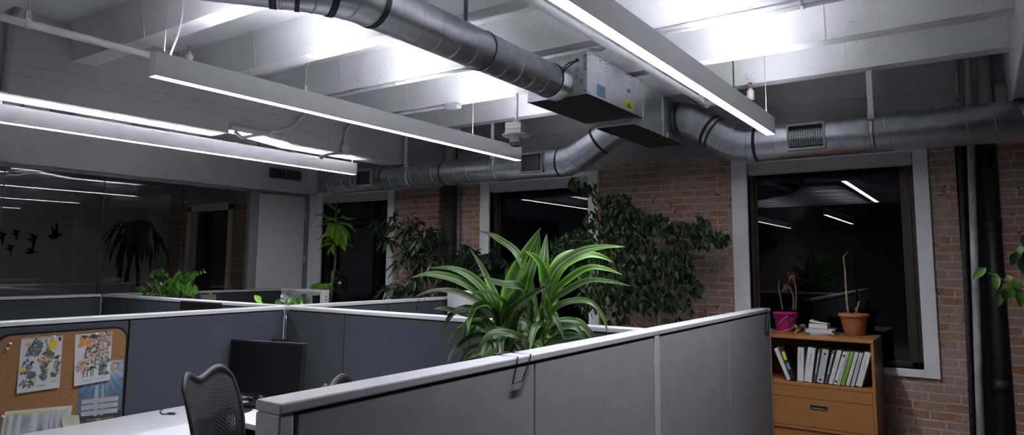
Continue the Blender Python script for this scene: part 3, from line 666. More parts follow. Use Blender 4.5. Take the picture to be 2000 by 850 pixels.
put('box', m, 'pipe_paint', t, bevel=.003)
put('plate', MB().lathe([(.03, .004), (.116, .004), (.12, 0), (.112, -.012), (.06, -.02), (.03, -.02)], (c.x, sy, c.z - .052), seg=36), 'pipe_paint', t)
m = MB().obox((c.x - .005, sy, c.z - .105), ax, ay, (0, 0, 1), .045, .034, .038); st = put('strobe_body', m, 'pipe_paint', t, bevel=.006)
glass('strobe_lens', (.7, .72, .75)); mat('lens_grey', (.12, .12, .14), .15, var=0)
put('strobe_lens', MB().obox(V((c.x - .005, sy, c.z - .128)), ax, ay, (0, 0, 1), .04, .04, .016), 'lens_grey', st, bevel=.006)
mat('fire_red', (.30, .05, .04), .5, var=0)
put('lettering', text_mesh(MB(), 'FIRE', V((c.x - .032, sy, c.z - .098)) - ay * .0345, ax, (0, 0, 1), .017), 'box_grey', st)

# wall vent over the door
y0, y1, z0, z1 = 5.40, 5.905, 2.785, 2.925
t = thing('wall_vent', (GX, 5.65, z0), 'dark louvred air vent in the wall above the grey door', 'vent')
f = MB().box(GX, GX + .012, y0, y1, z0, z0 + .014).box(GX, GX + .012, y0, y1, z1 - .014, z1).box(GX, GX + .012, y0, y0 + .014, z0, z1).box(GX, GX + .012, y1 - .014, y1, z0, z1).box(GX, GX + .012, 5.645, 5.66, z0, z1)
put('vent_frame', f, 'frame_grey', t); put('vent_back', MB().box(GX + .0005, GX + .002, y0 + .01, y1 - .01, z0 + .01, z1 - .01), 'grille_dark', t)
l = MB()
for i in range(8): z = z0 + .018 + i * .0137; l.hexa([(GX + .003, y0 + .014, z + .006), (GX + .012, y0 + .014, z), (GX + .012, y1 - .014, z), (GX + .003, y1 - .014, z + .006)], [(GX + .003, y0 + .014, z + .008), (GX + .012, y0 + .014, z + .002), (GX + .012, y1 - .014, z + .002), (GX + .003, y1 - .014, z + .008)])
put('louvres', l, 'frame_grey', t)

# ------------------------------------------------------------------ vertical pipes on the brick wall
mat('iron_black', (.018, .018, .018), .55, var=.5, scale=14, bump=.25); mat('iron_peel', (.05, .048, .046), .7, var=.6, scale=22, bump=.3); mat('pipe_silver', (.52, .51, .51), .5, metal=.1, var=.45, scale=16, bump=.2, stretch=(1, 1, .3)); mat('pipe_white_old', (.36, .36, .36), .7, var=.1, scale=20)
def riser(label, x0, x1, y, r, lowm, collars=(), split=2.72, top=SLAB):
    """x0 at the floor, x1 at the ceiling"""
    t = thing('wall_pipe', (x0, y, 0), label, 'pipe'); f = lambda z: V((x0 + (x1 - x0) * z / SLAB, y, z))
    put('lower_pipe', MB().tube([f(0), f(split)], r, 18), lowm, t); put('upper_pipe', MB().tube([f(split), f(top)], r, 18), 'pipe_white_old', t)
    for z, h in collars: put('coupling', MB().lathe([(r, -h), (r + .007, -h), (r + .007, h), (r, h)], f(z), (0, 0, 1), 20), lowm, t)
    return t
t = riser('thin dark peeling pipe, left of the silver pipe in the right-hand chase', -.118, -.06, 6.12, .018, 'iron_peel')
put('valve_knob', MB().lathe([(.03, 0), (.034, .012), (.03, .03), (.016, .03), (.016, .012), (0, .012)], (-.066, 6.085, 2.96), (0, -1, 0), 18), 'pipe_white_old', t)
riser('silver painted pipe between two black pipes at the right of the window', -.075, .018, 6.02, .0255, 'pipe_silver')
riser('thick black iron drain pipe in the right-hand chase with a wide coupling', .072, .115, 6.10, .047, 'iron_black', ((.835, .045), (2.0, .035)))
t = thing('pipe_hub', (.213, 6.04, 2.70), 'stubby white pipe hub beside the right girder, above the duct', 'pipe')
put('hub', MB().lathe([(.034, -.23), (.036, -.1), (.05, -.1), (.05, .0), (.045, .01), (.05, .02), (.05, .10), (.03, .10)], (.213, 6.04, 2.93), (0, 0, 1), 22), 'pipe_white_old', t)
put('clamp', MB().box(.20, .226, 6.05, WY - .1, 2.86, 2.88), 'pipe_white_old', t)
riser('dark iron pipe with flaking paint beside the brick pier left of the middle window', -5.125, -5.125, 6.11, .072, 'iron_peel', ((1.95, .05),))
riser('thin dark conduit right of the flaking iron pipe near the middle window', -5.022, -5.022, 6.16, .013, 'pipe_grey')
# ------------------------------------------------------------------ cubicle partitions
def fabric(name, col):
    m, nt, out = nodes(name); L = nt.links.new; b = N(nt, 'ShaderNodeBsdfPrincipled'); b.inputs['Roughness'].default_value = .92; b.inputs['Specular IOR Level'].default_value = .15
    n = noise(nt, 260, 2, .7); n2 = noise(nt, 7, 3); r = ramp(nt, [(.3, [c * .90 for c in col]), (.7, [c * 1.1 for c in col])]); L(n.outputs['Fac'], r.inputs['Fac'])
    r2 = ramp(nt, [(.3, (.94, .94, .94)), (.7, (1.05, 1.05, 1.06))]); L(n2.outputs['Fac'], r2.inputs['Fac'])
    mx = N(nt, 'ShaderNodeMix', data_type='RGBA', blend_type='MULTIPLY'); mx.inputs['Factor'].default_value = 1; L(r.outputs['Color'], mx.inputs[6]); L(r2.outputs['Color'], mx.inputs[7]); L(mx.outputs[2], b.inputs['Base Color'])
    bp = N(nt, 'ShaderNodeBump'); bp.inputs['Strength'].default_value = .05; bp.inputs['Distance'].default_value = .002; L(n.outputs['Fac'], bp.inputs['Height']); L(bp.outputs['Normal'], b.inputs['Normal'])
    L(b.outputs[0], out.inputs['Surface'])
fabric('fabric_light', (.245, .243, .253)); fabric('fabric_blue', (.041, .045, .055))
mat('cap_metal', (.40, .40, .425), .30, var=.04, scale=14, spec=.6); mat('post_grey', (.40, .40, .41), .5, var=.03); mat('core_black', (.012, .012, .013), .8, var=0)
PH = 1.35; CT = .096
def partition(label, axis, c, a0, a1, seamsA, seamsB, matA, matB, ends=(False, False), strips=(), group='cubicle partitions'):
    """a run along axis, centred on c; side A is the +normal side, side B the -normal side"""
    mid = (a0 + a1) / 2; base = (c, mid, 0) if axis == 'Y' else (mid, c, 0)
    t = thing('cubicle_partition', base, label, 'partition', group)
    def bx(m, n0, n1, s0, s1, z0, z1):
        return m.box(c + n0, c + n1, s0, s1, z0, z1) if axis == 'Y' else m.box(s0, s1, c + n0, c + n1, z0, z1)
    h = CT / 2
    m = bx(MB(), -h, h, a0, a1, PH - .027, PH); put('cap', m, 'cap_metal', t, bevel=.005)
    put('frame', bx(bx(MB(), -.025, .025, a0 + .01, a1 - .01, .02, PH - .027), -.04, .04, a0 + .02, a1 - .02, 0, .1), 'core_black', t)
    for sgn, seams, mt in ((1, seamsA, matA), (-1, seamsB, matB)):
        e = [a0 + (.05 if ends[0] else .004)] + list(seams) + [a1 - (.012 if ends[1] else .004)]
        for s0, s1 in zip(e, e[1:]):
            n0, n1 = sorted((sgn * .024, sgn * (h - .0025)))
            put('fabric_panel', bx(MB(), n0, n1, s0 + .005, s1 - .005, .1, PH - .035), mt, t, bevel=.003)
    for i, (e, s) in enumerate(zip(ends, (a0, a1))):
        if e:
            s0, s1 = (s, s + .045) if i == 0 else (s - .01, s); put('end_post', bx(MB(), -h + .002, h - .002, s0, s1, 0, PH - .028), 'post_grey', t, bevel=.006)
    for sgn, s0, s1 in strips:
        n0, n1 = sorted((sgn * .02, sgn * (h - .001))); put('post_strip', bx(MB(), n0, n1, s0, s1, .02, PH - .027), 'post_grey', t, bevel=.002)
    return t
NX = -1.425
partition('light grey cubicle partition in the foreground, running back to the bookcase', 'Y', NX, 1.035, 5.585, (2.152, 3.275, 3.345, 4.497), (2.152, 3.28), 'fabric_light', 'fabric_blue', (True, True), [(1, 3.279, 3.341)])
MY = 3.332
partition('blue grey partition behind the nearest desk, from the monitor corner to the foreground run', 'X', MY, -4.352, -1.475, (-2.62,), (-3.70, -2.62), 'fabric_blue', 'fabric_blue')
BX = -4.402
partition('blue grey partition that carries the corkboard at the left', 'Y', BX, .55, 3.282, (2.142,), (2.1,), 'fabric_blue', 'fabric_blue', strips=[(1, 3.276, 3.284)])
partition('blue grey partition behind the crossing, ending at the white canister', 'Y', BX, 3.384, 5.45, (4.38,), (4.38,), 'fabric_blue', 'fabric_blue')
partition('blue grey partition crossing behind the corkboard run, left of the crossing', 'X', MY, -7.262, -4.455, (-6.69, -5.5), (-6.69,), 'fabric_blue', 'fabric_blue')
LX = -7.312
partition('blue grey partition farthest left along the glass wall', 'Y', LX, .2, 3.282, (1.6,), (1.6,), 'fabric_blue', 'fabric_blue', strips=[(1, 3.276, 3.284)])
partition('blue grey partition along the glass wall with the pinned photographs', 'Y', LX, 3.384, 5.50, (4.36,), (4.36,), 'fabric_blue', 'fabric_blue')
partition('short partition stub right of the white canister, mostly behind the striped plant', 'X', 5.50, -4.35, -3.55, (), (), 'fabric_blue', 'fabric_blue')
# open white frame at the end of the far run
t = thing('open_frame', (-6.9, 5.45, 0), 'open white metal frame panel with brass screws, in front of the grey door', 'frame')
m = MB(); x0, x1 = -7.26, -6.47
m.box(x0, x1, 5.40, 5.50, PH - .03, PH + .004); put('top_rail', m, 'white_trim', t, bevel=.003)
for a in (x0, x1 - .05): put('upright', MB().box(a, a + .05, 5.402, 5.498, 0, PH - .03), 'white_trim', t, bevel=.003)
m = MB().box(x0 + .05, x1 - .05, 5.402, 5.498, .75, .80).box(x0 + .05, x1 - .05, 5.42, 5.48, PH - .055, PH - .03); put('cross_rail', m, 'white_trim', t, bevel=.003)
m = MB()
for z in (1.275, 1.235, 1.195): m.lathe([(.010, 0), (.011, .003), (.006, .005)], (x1, 5.45, z), (1, 0, 0), 14)
put('brass_screw', m, 'brass', t)

# ------------------------------------------------------------------ desk
mat('desk_white', (.38, .38, .395), .45, var=.03, scale=8)
t = thing('corner_desk', (-3.9, 2.5, 0), 'white corner desk under the corkboard with black monitor', 'desk')
dx0, dx1, dy0, dy1, ex, ey = -4.353, -1.48, .75, 3.283, -3.60, 2.475
pl = [(dx0, dy0, .708), (ex, dy0, .708), (ex, ey, .708), (dx1, ey, .708), (dx1, dy1, .708), (dx0, dy1, .708)]
put('worktop', MB().prism(pl, (0, 0, .032)), 'desk_white', t, bevel=.003)
for x, y in ((-4.3, .85), (-3.68, .85), (-4.28, 3.2), (-1.56, 2.55), (-1.56, 3.2)): put('leg', MB().tube([(x, y, 0), (x, y, .708)], .025, 12), 'frame_grey', t)

# ------------------------------------------------------------------ monitors
mat('screen_black', (.004, .004, .0045), .5, var=0, spec=.15); mat('plastic_black', (.007, .007, .008), .5, var=.1, scale=40, spec=.3); mat('logo_grey', (.45, .45, .47), .3, metal=.6, var=0)
def monitor(label, ctop, r, wd, ht, desk, tilt=.06, logo=None, back=.10):
    r = V(r).normalized(); n = V((r.y, -r.x, 0))          # n faces the viewer
    up = (V((0, 0, 1)) - n * tilt).normalized(); nn = r.cross(up)
    t = thing('computer_monitor', (ctop.x, ctop.y, desk), label, 'monitor', None)
    c = V(ctop) - up * (ht / 2)
    put('casing', MB().obox(c - nn * .016, r, nn, up, wd / 2, .016, ht / 2).obox(c - nn * .04, r, nn, up, wd * .3, .02, ht * .3), 'plastic_black', t, bevel=.004)
    put('screen', MB().obox(c + nn * .0008 + up * .006, r, nn, up, wd / 2 - .014, .0012, ht / 2 - .02), 'screen_black', t)
    b = V((c.x, c.y, desk)) - n * back
    st = put('stand', MB().tube([b + V((0, 0, .012)), b + V((0, 0, c.z - desk))], .022, 12).obox(b + V((0, 0, .008)), r, n, (0, 0, 1), .12, .09, .008).tube([b + V((0, 0, c.z - desk)), c - nn * .03], .03, 12), 'plastic_black', t, bevel=.003)
    if logo: put('lettering', text_mesh(MB(), logo, c - up * (ht / 2 - .0045) - r * .024 + nn * .001, r, up, .0115, off=.001, thick=.0006), 'logo_grey', t)
    return t, c, r, n, up
monitor('black computer monitor, switched off, on the white desk behind the mesh chair', at(521, 667, 'Y', 2.90), (.965, .26, 0), .615, .372, .74, logo='DELL')
ctop = at(396, 589.5, 'Y', 3.15)
monitor('black monitor whose top edge peeks over the partition under the round-leaved plant', ctop + V((-.02, -.02, 0)), (.995, .03, 0), .53, .36, .74, tilt=.08, back=.03)
t2 = thing('corner_desk', (-5.4, 2.9, 0), 'white desk hidden behind the corkboard partition, under the second monitor', 'desk')
put('worktop', MB().box(-7.25, -4.46, 2.55, 3.283, .708, .74), 'desk_white', t2, bevel=.003)
for x in (-7.15, -4.55): put('leg', MB().tube([(x, 2.65, 0), (x, 2.65, .708)], .025, 12), 'frame_grey', t2)
c = at(540, 665, 'Y', 3.2); m = MB().box(c.x - .05, c.x + .05, 3.18, 3.25, .74, c.z - .012).box(c.x - .055, c.x + .055, 3.175, 3.255, c.z - .012, c.z + .008)
tag(put('computer_box', m, 'plastic_black', base=(c.x, 3.2, .74), bevel=.004), 'slim black computer box peeking above the monitor in the corner', 'computer')
# things on the desk
p = at(455, 800, 'Z', .742); c0 = V((-3.955, 2.615, .740)); m = MB().lathe([(.0, 0), (.118, 0), (.12, .002), (.118, .004), (0, .0045)], c0, seg=40)
tag(put('mouse_pad', m, 'plastic_black', base=c0), 'round black mouse pad on the white desk beside the mesh chair', 'mouse pad')
m = MB(); random.seed(11)
for k in range(5):
    q = [at(448 + k * 4, 781 + k * 2.2, 'Z', .746 + .006 * k), at(468 + k * 3, 778 + 3 * (k % 2), 'Z', .75 + .01 * (k % 3)), at(482 + 2 * k, 782 - k, 'Z', .747 + .004 * k), at(500 + k, 774 + 3.0 * k, 'Z', .747)]
    m.tube(spline(q, 14), .0032, 6)
m.tube(spline([at(493, 776, 'Z', .80), at(494, 784, 'Z', .76), at(500, 790, 'Z', .747)], 10), .004, 6); m.tube(spline([at(465, 790, 'Z', .746), at(471, 780, 'Z', .76), at(474, 771, 'Z', .80)], 10), .003, 6)
tag(put('cable_tangle', m, 'black_cable', base=at(475, 780, 'Z', .742)), 'tangle of black cables on the desk under the monitor', 'cables')
mat('paper', (.66, .66, .67), .8, var=.03)
c = at(452, 786, 'Z', .742); m = MB().poly([c + V((-.07, -.05, 0)), c + V((.06, -.06, 0)), c + V((.09, .08, .001)), c + V((-.05, .1, .001))]); m.prism([at(462, 776, 'Z', .745), at(463, 770, 'Z', .77), at(459, 778, 'Z', .745)], (0, .004, 0))
tag(put('paper_slip', m, 'paper', base=c), 'white paper slip under the cables below the monitor', 'paper')
c = at(503, 789, 'Z', .742); m = MB().obox(c + V((.09, -.06, .012)), (.96, .26, 0), (-.26, .96, 0), (0, 0, 1), .10, .055, .011)
tag(put('desk_device', m, 'plastic_black', base=c, bevel=.005), 'low black device on the desk right of the mouse pad', 'device')
m = MB().tube(spline([at(372, 786, 'Z', .744), at(340, 792, 'Z', .745), at(321, 798, 'Z', .744), at(313, 804, 'Z', .744), at(318, 809, 'Z', .744), at(330, 808, 'Z', .745)], 24), .0033, 8)
a, b = at(328, 808, 'Z', .747), at(341, 808, 'Z', .747); m.tube([a, a.lerp(b, .3), b], [.005, .0075, .0075], 10)
put_plug = tag(put('charging_cable', m, 'black_cable', base=a), 'black charging cable with a plug lying on the white desk under the corkboard', 'cable')
a, b = at(341, 808, 'Z', .747), at(346, 808, 'Z', .747); put('plug_tip', MB().tube([a - ORG[put_plug.name] * 0, b], .0035, 8), 'logo_grey', put_plug)

# ------------------------------------------------------------------ corkboard and papers
mat('cork', (.165, .080, .026), .95, var=.28, scale=150, bump=.2); mat('board_edge', (.004, .004, .004), .6, var=0, spec=.2)
KX = BX + CT / 2 - .002           # face of the partition panel
y0, y1, z0, z1, rr = 1.44, 2.134, .742, 1.284, .080
def rrect(y0, y1, z0, z1, r, x):
    out = []
    for cy, cz, a0 in ((y1 - r, z0 + r, -90), (y1 - r, z1 - r, 0), (y0 + r, z1 - r, 90), (y0 + r, z0 + r, 180)):
        for k in range(7): a = math.radians(a0 + 15 * k); out.append((x, cy + r * math.cos(a), cz + r * math.sin(a)))
    return out
t = thing('corkboard', (KX, 1.78, z0), 'cork notice board with rounded corners and black edge on the left partition', 'notice board')
put('board_edge', MB().prism(rrect(y0, y1, z0, z1, rr, KX + .0005), (.008, 0, 0)), 'board_edge', t)
put('cork_face', MB().prism(rrect(y0 + .011, y1 - .011, z0 + .011, z1 - .011, rr - .009, KX + .004), (.006, 0, 0)), 'cork', t)
FX = KX + .0105
INK = dict(green=(.035, .10, .03), dgreen=(.02, .055, .03), blue=(.06, .08, .13), yellow=(.60, .45, .02), orange=(.52, .20, .03), rust=(.30, .13, .07), tan=(.50, .38, .29), brown=(.20, .10, .06), grey=(.20, .21, .23), white=(.58, .57, .56))
class Sheet:
    """paper seen face-on: u to the reader's right (+Y), v up; drawn as flat ink shapes on the sheet"""
    def __init__(s, quad, x, curl=0.0, paper=(.46, .46, .48), thick=.0006):
        s.q = [V(p) for p in quad]; s.m = MB(); s.curl = curl; s.k = 0; s.x = x
        n = 10
        for i in range(n):
            a, b = i / n, (i + 1) / n; s.m.poly([s.p(0, a), s.p(1, a), s.p(1, b), s.p(0, b)], 0, [.68 * k for k in paper])
    def p(s, u, v, o=0.0):
        q = s.q; b = q[0].lerp(q[1], u); t = q[3].lerp(q[2], u); c = b.lerp(t, v)
        return c + V((s.curl * (1 - v) ** 2 + o, 0, 0))
    def blob(s, u, v, ru, rv, c, rot=0, n=10, jag=0.0):
        s.k += 1; o = .0004 + .000012 * s.k; pts = []
        for i in range(n):
            a = 2 * PI * i / n; r = 1 + jag * random.uniform(-1, 1); x, y = ru * r * math.cos(a), rv * r * math.sin(a)
            pts.append(s.p(u + x * math.cos(rot) - y * math.sin(rot) * .7, v + (x * math.sin(rot) / .7 + y * math.cos(rot)) * 1.0, o))
        s.m.poly(pts, 0, [.68 * k for k in c])
    def leaf(s, u, v, a, L, w, c):
        s.k += 1; o = .0004 + .000012 * s.k; dx, dy = math.cos(a) * L, math.sin(a) * L * .72; px, py = -math.sin(a) * w, math.cos(a) * w * .72
        s.m.poly([s.p(u, v, o), s.p(u + dx * .4 + px, v + dy * .4 + py, o), s.p(u + dx, v + dy, o), s.p(u + dx * .4 - px, v + dy * .4 - py, o)], 0, [.68 * k for k in c])
    def line(s, u0, v0, u1, v1, w, c):
        s.k += 1; o = .0004 + .000012 * s.k; du, dv = u1 - u0, v1 - v0; l = math.hypot(du, dv) or 1; nx, ny = -dv / l * w, du / l * w
        s.m.poly([s.p(u0 - nx, v0 - ny, o), s.p(u1 - nx, v1 - ny, o), s.p(u1 + nx, v1 + ny, o), s.p(u0 + nx, v0 + ny, o)], 0, [.68 * k for k in c])
    def bar(s, u0, u1, v0, v1, c):
        s.k += 1; o = .0004 + .000012 * s.k; s.m.poly([s.p(u0, v0, o), s.p(u1, v0, o), s.p(u1, v1, o), s.p(u0, v1, o)], 0, [.68 * k for k in c])
def quad(pts, x): return [at(px, py, 'X', x) for px, py in pts]
def stalk(S, u0, v0, u1, v1, n, L, w, cols, stem='dgreen', spread=.9):
    S.line(u0, v0, u1, v1, .008, INK[stem]); a = math.atan2(v1 - v0, u1 - u0)
    for i in range(n):
        t = (i + .6) / n
        for sg in (-1, 1): S.leaf(u0 + (u1 - u0) * t, v0 + (v1 - v0) * t, a + sg * spread * random.uniform(.7, 1.2), L * random.uniform(.7, 1.15), w, INK[random.choice(cols)])
random.seed(21)
# sheet one: six loose flower studies
S = Sheet(quad([(31, 769), (115, 757), (123, 655.5), (42, 660)], FX + .001), FX, .008)
stalk(S, .18, .70, .36, .92, 6, .12, .03, ['blue', 'dgreen', 'grey']); stalk(S, .34, .62, .46, .88, 6, .14, .03, ['dgreen', 'blue', 'green']); stalk(S, .12, .66, .3, .72, 5, .12, .03, ['blue', 'grey'])
S.blob(.17, .87, .06, .035, INK['orange'], jag=.2); S.blob(.16, .885, .035, .02, INK['yellow'], jag=.3); S.blob(.42, .93, .07, .02, INK['grey'], jag=.3)
stalk(S, .85, .58, .62, .72, 3, .16, .045, ['dgreen', 'green']); S.leaf(.82, .56, 2.4, .34, .06, INK['green']); S.leaf(.83, .56, .6, .18, .05, INK['dgreen'])
for k in range(40):
    a = random.uniform(0, 6.28); r = random.uniform(0, 1) ** .5; S.blob(.76 + .115 * r * math.cos(a), .83 + .095 * r * math.sin(a), .035, .028, INK['yellow'] if random.random() < .8 else (.50, .36, .02), jag=.3)
S.blob(.60, .92, .035, .04, INK['grey']); S.blob(.93, .93, .04, .045, INK['dgreen'], jag=.2); S.line(.61, .88, .70, .74, .006, INK['dgreen'])
for k in range(26): S.leaf(.17 + random.uniform(-.07, .1), .42 + random.uniform(-.1, .13), random.uniform(0, 6.28), .12, .035, INK[random.choice(['dgreen', 'blue', 'grey', 'green'])])
S.blob(.10, .42, .065, .05, INK['yellow'], jag=.15); S.blob(.10, .42, .03, .024, INK['orange']); S.blob(.31, .30, .105, .075, INK['blue'], jag=.12); S.blob(.31, .30, .07, .052, INK['grey']); S.blob(.30, .31, .045, .035, INK['white'])
for k in range(14): S.leaf(.14 + random.uniform(-.04, .2), .19 + random.uniform(-.05, .06), random.uniform(3.4, 6), .14, .025, INK[random.choice(['dgreen', 'blue', 'grey'])])
S.blob(.43, .22, .025, .045, INK['yellow'], jag=.4)
stalk(S, .60, .16, .60, .52, 9, .15, .022, ['green', 'green', 'dgreen'])
for k in range(22): S.blob(.60 + random.uniform(-.16, .16), .55 + random.uniform(-.06, .07), .025, .018, INK[random.choice(['orange', 'rust', 'green', 'orange'])], jag=.3)
stalk(S, .88, .22, .92, .54, 5, .11, .03, ['grey', 'tan', 'dgreen']); S.leaf(.88, .22, 2.3, .2, .055, INK['green'])
for k in range(12): S.blob(.90 + random.uniform(-.06, .07), .45 + random.uniform(-.1, .1), .018, .014, INK[random.choice(['tan', 'brown', 'grey'])])
for u0, u1, v in ((.15, .32, .10), (.48, .70, .10), (.78, .95, .14), (.42, .62, .075)): S.bar(u0, u1, v, v + .008, (.33, .33, .34))
S.bar(0, 1, .985, 1, (.42, .38, .33))
pin = put('poster', S.m, 'print_ink', base=S.p(.5, .5), ink=True); tag(pin, 'botanical sheet with loose yellow flower studies, left on the corkboard', 'poster')
# sheet two: one dense bouquet
S = Sheet(quad([(143, 754.5), (213, 742), (220, 647.5), (147, 654)], FX + .0015), FX, .010)
for k in range(60): S.leaf(.52 + random.gauss(0, .17), .58 + random.gauss(0, .16), random.uniform(0, 6.28), .17, .03, INK[random.choice(['dgreen', 'grey', 'green', 'dgreen', 'brown'])])
for (u, v) in ((.22, .92), (.47, .93)): S.leaf(u - .1, v - .03, .45, .24, .08, INK['dgreen']); S.leaf(u, v - .02, .2, .2, .07, INK['green'])
for k in range(13): S.blob(.30 + random.uniform(-.17, .22), .82 + random.uniform(-.08, .07), .055, .042, INK['orange'] if k % 3 else (.56, .27, .05))
for k in range(26): S.leaf(.78 + random.uniform(-.16, .1), .88 + random.uniform(-.18, .08), random.uniform(-.6, 2.4), .17, .02, INK['rust'])
for k in range(46): S.blob(.74 + random.gauss(0, .09), .64 + random.gauss(0, .07), .024, .018, INK[random.choice(['tan', 'rust', 'tan', 'brown'])])
for k in range(46): S.blob(.38 + random.gauss(0, .13), .45 + random.gauss(0, .07), .034, .026, INK[random.choice(['tan', 'white', 'tan', 'brown'])])
for k in range(44): S.blob(.24 + random.gauss(0, .10), .33 + random.gauss(0, .05), .026, .02, INK[random.choice(['orange', 'rust', 'brown', 'tan'])])
for k in range(18): S.blob(.82 + random.gauss(0, .05), .36 + random.gauss(0, .07), .022, .018, INK['green'])
for k in range(12): S.leaf(.72 + random.uniform(-.08, .12), .22 + random.uniform(-.04, .25), random.uniform(-.4, 1.2), .2, .055, INK[random.choice(['green', 'dgreen', 'grey'])])
for u in (.25, .34, .44, .50): S.line(u, .14, u + .02, .34, .009, INK['dgreen'])
for u0, u1, v in ((.18, .42, .07), (.55, .84, .075), (.3, .5, .05)): S.bar(u0, u1, v, v + .008, (.33, .33, .34))
tag(put('poster', S.m, 'print_ink', base=S.p(.5, .5), ink=True), 'botanical sheet with one dense orange and tan bouquet, right on the corkboard', 'poster')
# blue event poster, partly under the bouquet sheet
S = Sheet(quad([(150, 829), (235, 819), (242, 702), (157, 711)], FX + .0004), FX, 0, (.05, .14, .25)); random.seed(4)
G = 22
for i in range(G):
    for j in range(30):
        u, v = (i + .5) / G, (j + .5) / 30; a = math.atan2(v - .98, u - .52); d = math.hypot(u - .52, (v - .98) * 1.3)
        g = max(0, 1 - d * 1.25) * (.55 + .45 * math.sin(a * 23)) + random.uniform(-.06, .06); g = max(0, min(1, g + (.35 if v > .7 else .1) - (.25 if v < .15 else 0)))
        if v > .16: S.m.poly([S.p(i / G, j / 30, .0002), S.p((i + 1) / G, j / 30, .0002), S.p((i + 1) / G, (j + 1) / 30, .0002), S.p(i / G, (j + 1) / 30, .0002)], 0, (.012 + .20 * g, .05 + .24 * g, .10 + .24 * g))
S.bar(0, 1, 0, .16, (.015, .018, .028)); S.bar(.36, .44, .1, .62, (.27, .33, .38)); S.bar(.52, .57, .1, .6, (.2, .28, .35))
for i in range(16): a = 2 * PI * i / 16; S.blob(.80 + .075 * math.cos(a), .90 + .052 * math.sin(a), .03, .02, INK['orange'] if i > 5 else (.3, .12, .05))
S.blob(.80, .91, .05, .035, (.28, .36, .42))
for v in (.30, .20, .10): 
    S.bar(.08, .92, v + .02, v + .085, (.33, .37, .42)); S.bar(.08, .92, v + .088, v + .099, INK['orange'])
    for k in range(3): S.bar(.12, random.uniform(.55, .88), v + .03 + k * .017, v + .036 + k * .017, (.16, .20, .26))
S.bar(.2, .85, .045, .055, INK['orange']); S.bar(.42, .54, .02, .06, (.25, .2, .16)); S.bar(.05, .4, .015, .022, (.25, .16, .08)); S.bar(.6, .92, .015, .022, (.25, .16, .08))
for k in range(4): S.bar(.62, .9 - .05 * k, .74 - .016 * k, .747 - .016 * k, (.10, .2, .3))
tag(put('poster', S.m, 'print_ink', base=S.p(.5, .5), ink=True), 'blue sunburst poster with an orange ring, half under the bouquet sheet', 'poster')
# printed table
S = Sheet(quad([(-3, 868), (132, 850), (141.5, 792), (10, 804)], FX + .0008), FX, .004); random.seed(8)
S.bar(.46, .56, .925, .935, (.3, .3, .3)); S.bar(.03, .97, .855, .893, (.50, .50, .03)); S.bar(.03, .2, .867, .88, (.42, .2, .03)); S.bar(.42, .5, .865, .885, (.45, .3, .03)); S.bar(.66, .72, .865, .885, (.45, .25, .05))
S.bar(.50, .64, .02, .85, (.34, .35, .40)); S.bar(.66, .70, .02, .85, (.36, .37, .42)); S.bar(.72, .97, .02, .85, (.42, .42, .45))
for i in range(34):
    v = .83 - i * .024
    for u0, u1 in ((.03, .10), (.14, .22), (.26, .46), (.51, .62), (.665, .695), (.73, .8), (.82, .95)):
        S.bar(u0, u0 + (u1 - u0) * random.uniform(.5, 1), v, v + .010, (.27, .28, .30))
tag(put('paper_sheet', S.m, 'print_ink', base=S.p(.5, .5), ink=True), 'printed table sheet with a yellow header row at the bottom of the corkboard', 'paper')
S = Sheet(quad([(122, 838), (156, 837), (154.5, 811), (119.5, 811.5)], FX + .004), FX, .012, (.42, .42, .30)); random.seed(3)
for i in range(6): S.line(.1, .84 - i * .1, random.uniform(.6, .92), .85 - i * .1, .008, (.36, .36, .27))
tag(put('sticky_note', S.m, 'print_ink', base=S.p(.5, .5), ink=True), 'pale yellow sticky note overlapping the printed table sheet', 'note')
mat('pin_clear', (.62, .62, .64), .15, var=0)
for (x, y), lab in (((18.5, 671), 'clear push pin, upper of two at the corkboard corner'), ((13, 681), 'clear push pin, lower of two at the corkboard corner'), ((4, 813), 'clear push pin left of the printed table sheet'), ((104, 657), 'clear push pin at the top of the left botanical sheet'), ((186, 652), 'clear push pin at the top of the bouquet sheet')):
    c = at(x, y, 'X', FX + .001); m = MB().lathe([(.0045, 0), (.0055, .002), (.003, .005), (.003, .010), (.006, .014), (.006, .017), (0, .018)], c, (1, 0, 0), 12)
    tag(put('push_pin', m, 'pin_clear', base=c), lab, 'pin', 'push pins on the corkboard')
# pinned photographs on the far run
LF = LX + CT / 2 - .0015
for pts, c, name, lab in (([(393, 590), (405, 592), (405, 577), (391, 574)], (.12, .24, .34), 'photo', 'small blue photograph pinned behind the round-leaved plant'), ([(401, 592), (421.5, 592), (422, 575), (399.5, 576)], (.46, .42, .39), 'photo', 'pale photograph with a brown subject pinned right of the round-leaved plant')):
    S = Sheet(quad(pts, LF + .001), LF, 0, c); random.seed(len(lab))
    if c[0] > .3:
        S.blob(.55, .25, .25, .16, (.16, .07, .03), jag=.3); S.blob(.5, .3, .12, .08, (.42, .32, .25)); S.bar(.05, .4, .7, .95, (.40, .34, .30))
    else: S.bar(.3, .95, .5, .9, (.2, .34, .45)); S.bar(.1, .5, .1, .4, (.3, .42, .5))
    tag(put(name, S.m, 'print_ink', base=S.p(.5, .5), ink=True), lab, 'photo')
mat('sticker_yellow', (.55, .42, .02), .6, var=0); c = at(411.5, 575.5, 'X', LF + .003)
tag(put('round_sticker', MB().lathe([(.02, 0), (.021, .002), (0, .003)], c, (1, 0, 0), 16), 'sticker_yellow', base=c), 'yellow round sticker on top of the pale photograph', 'sticker')

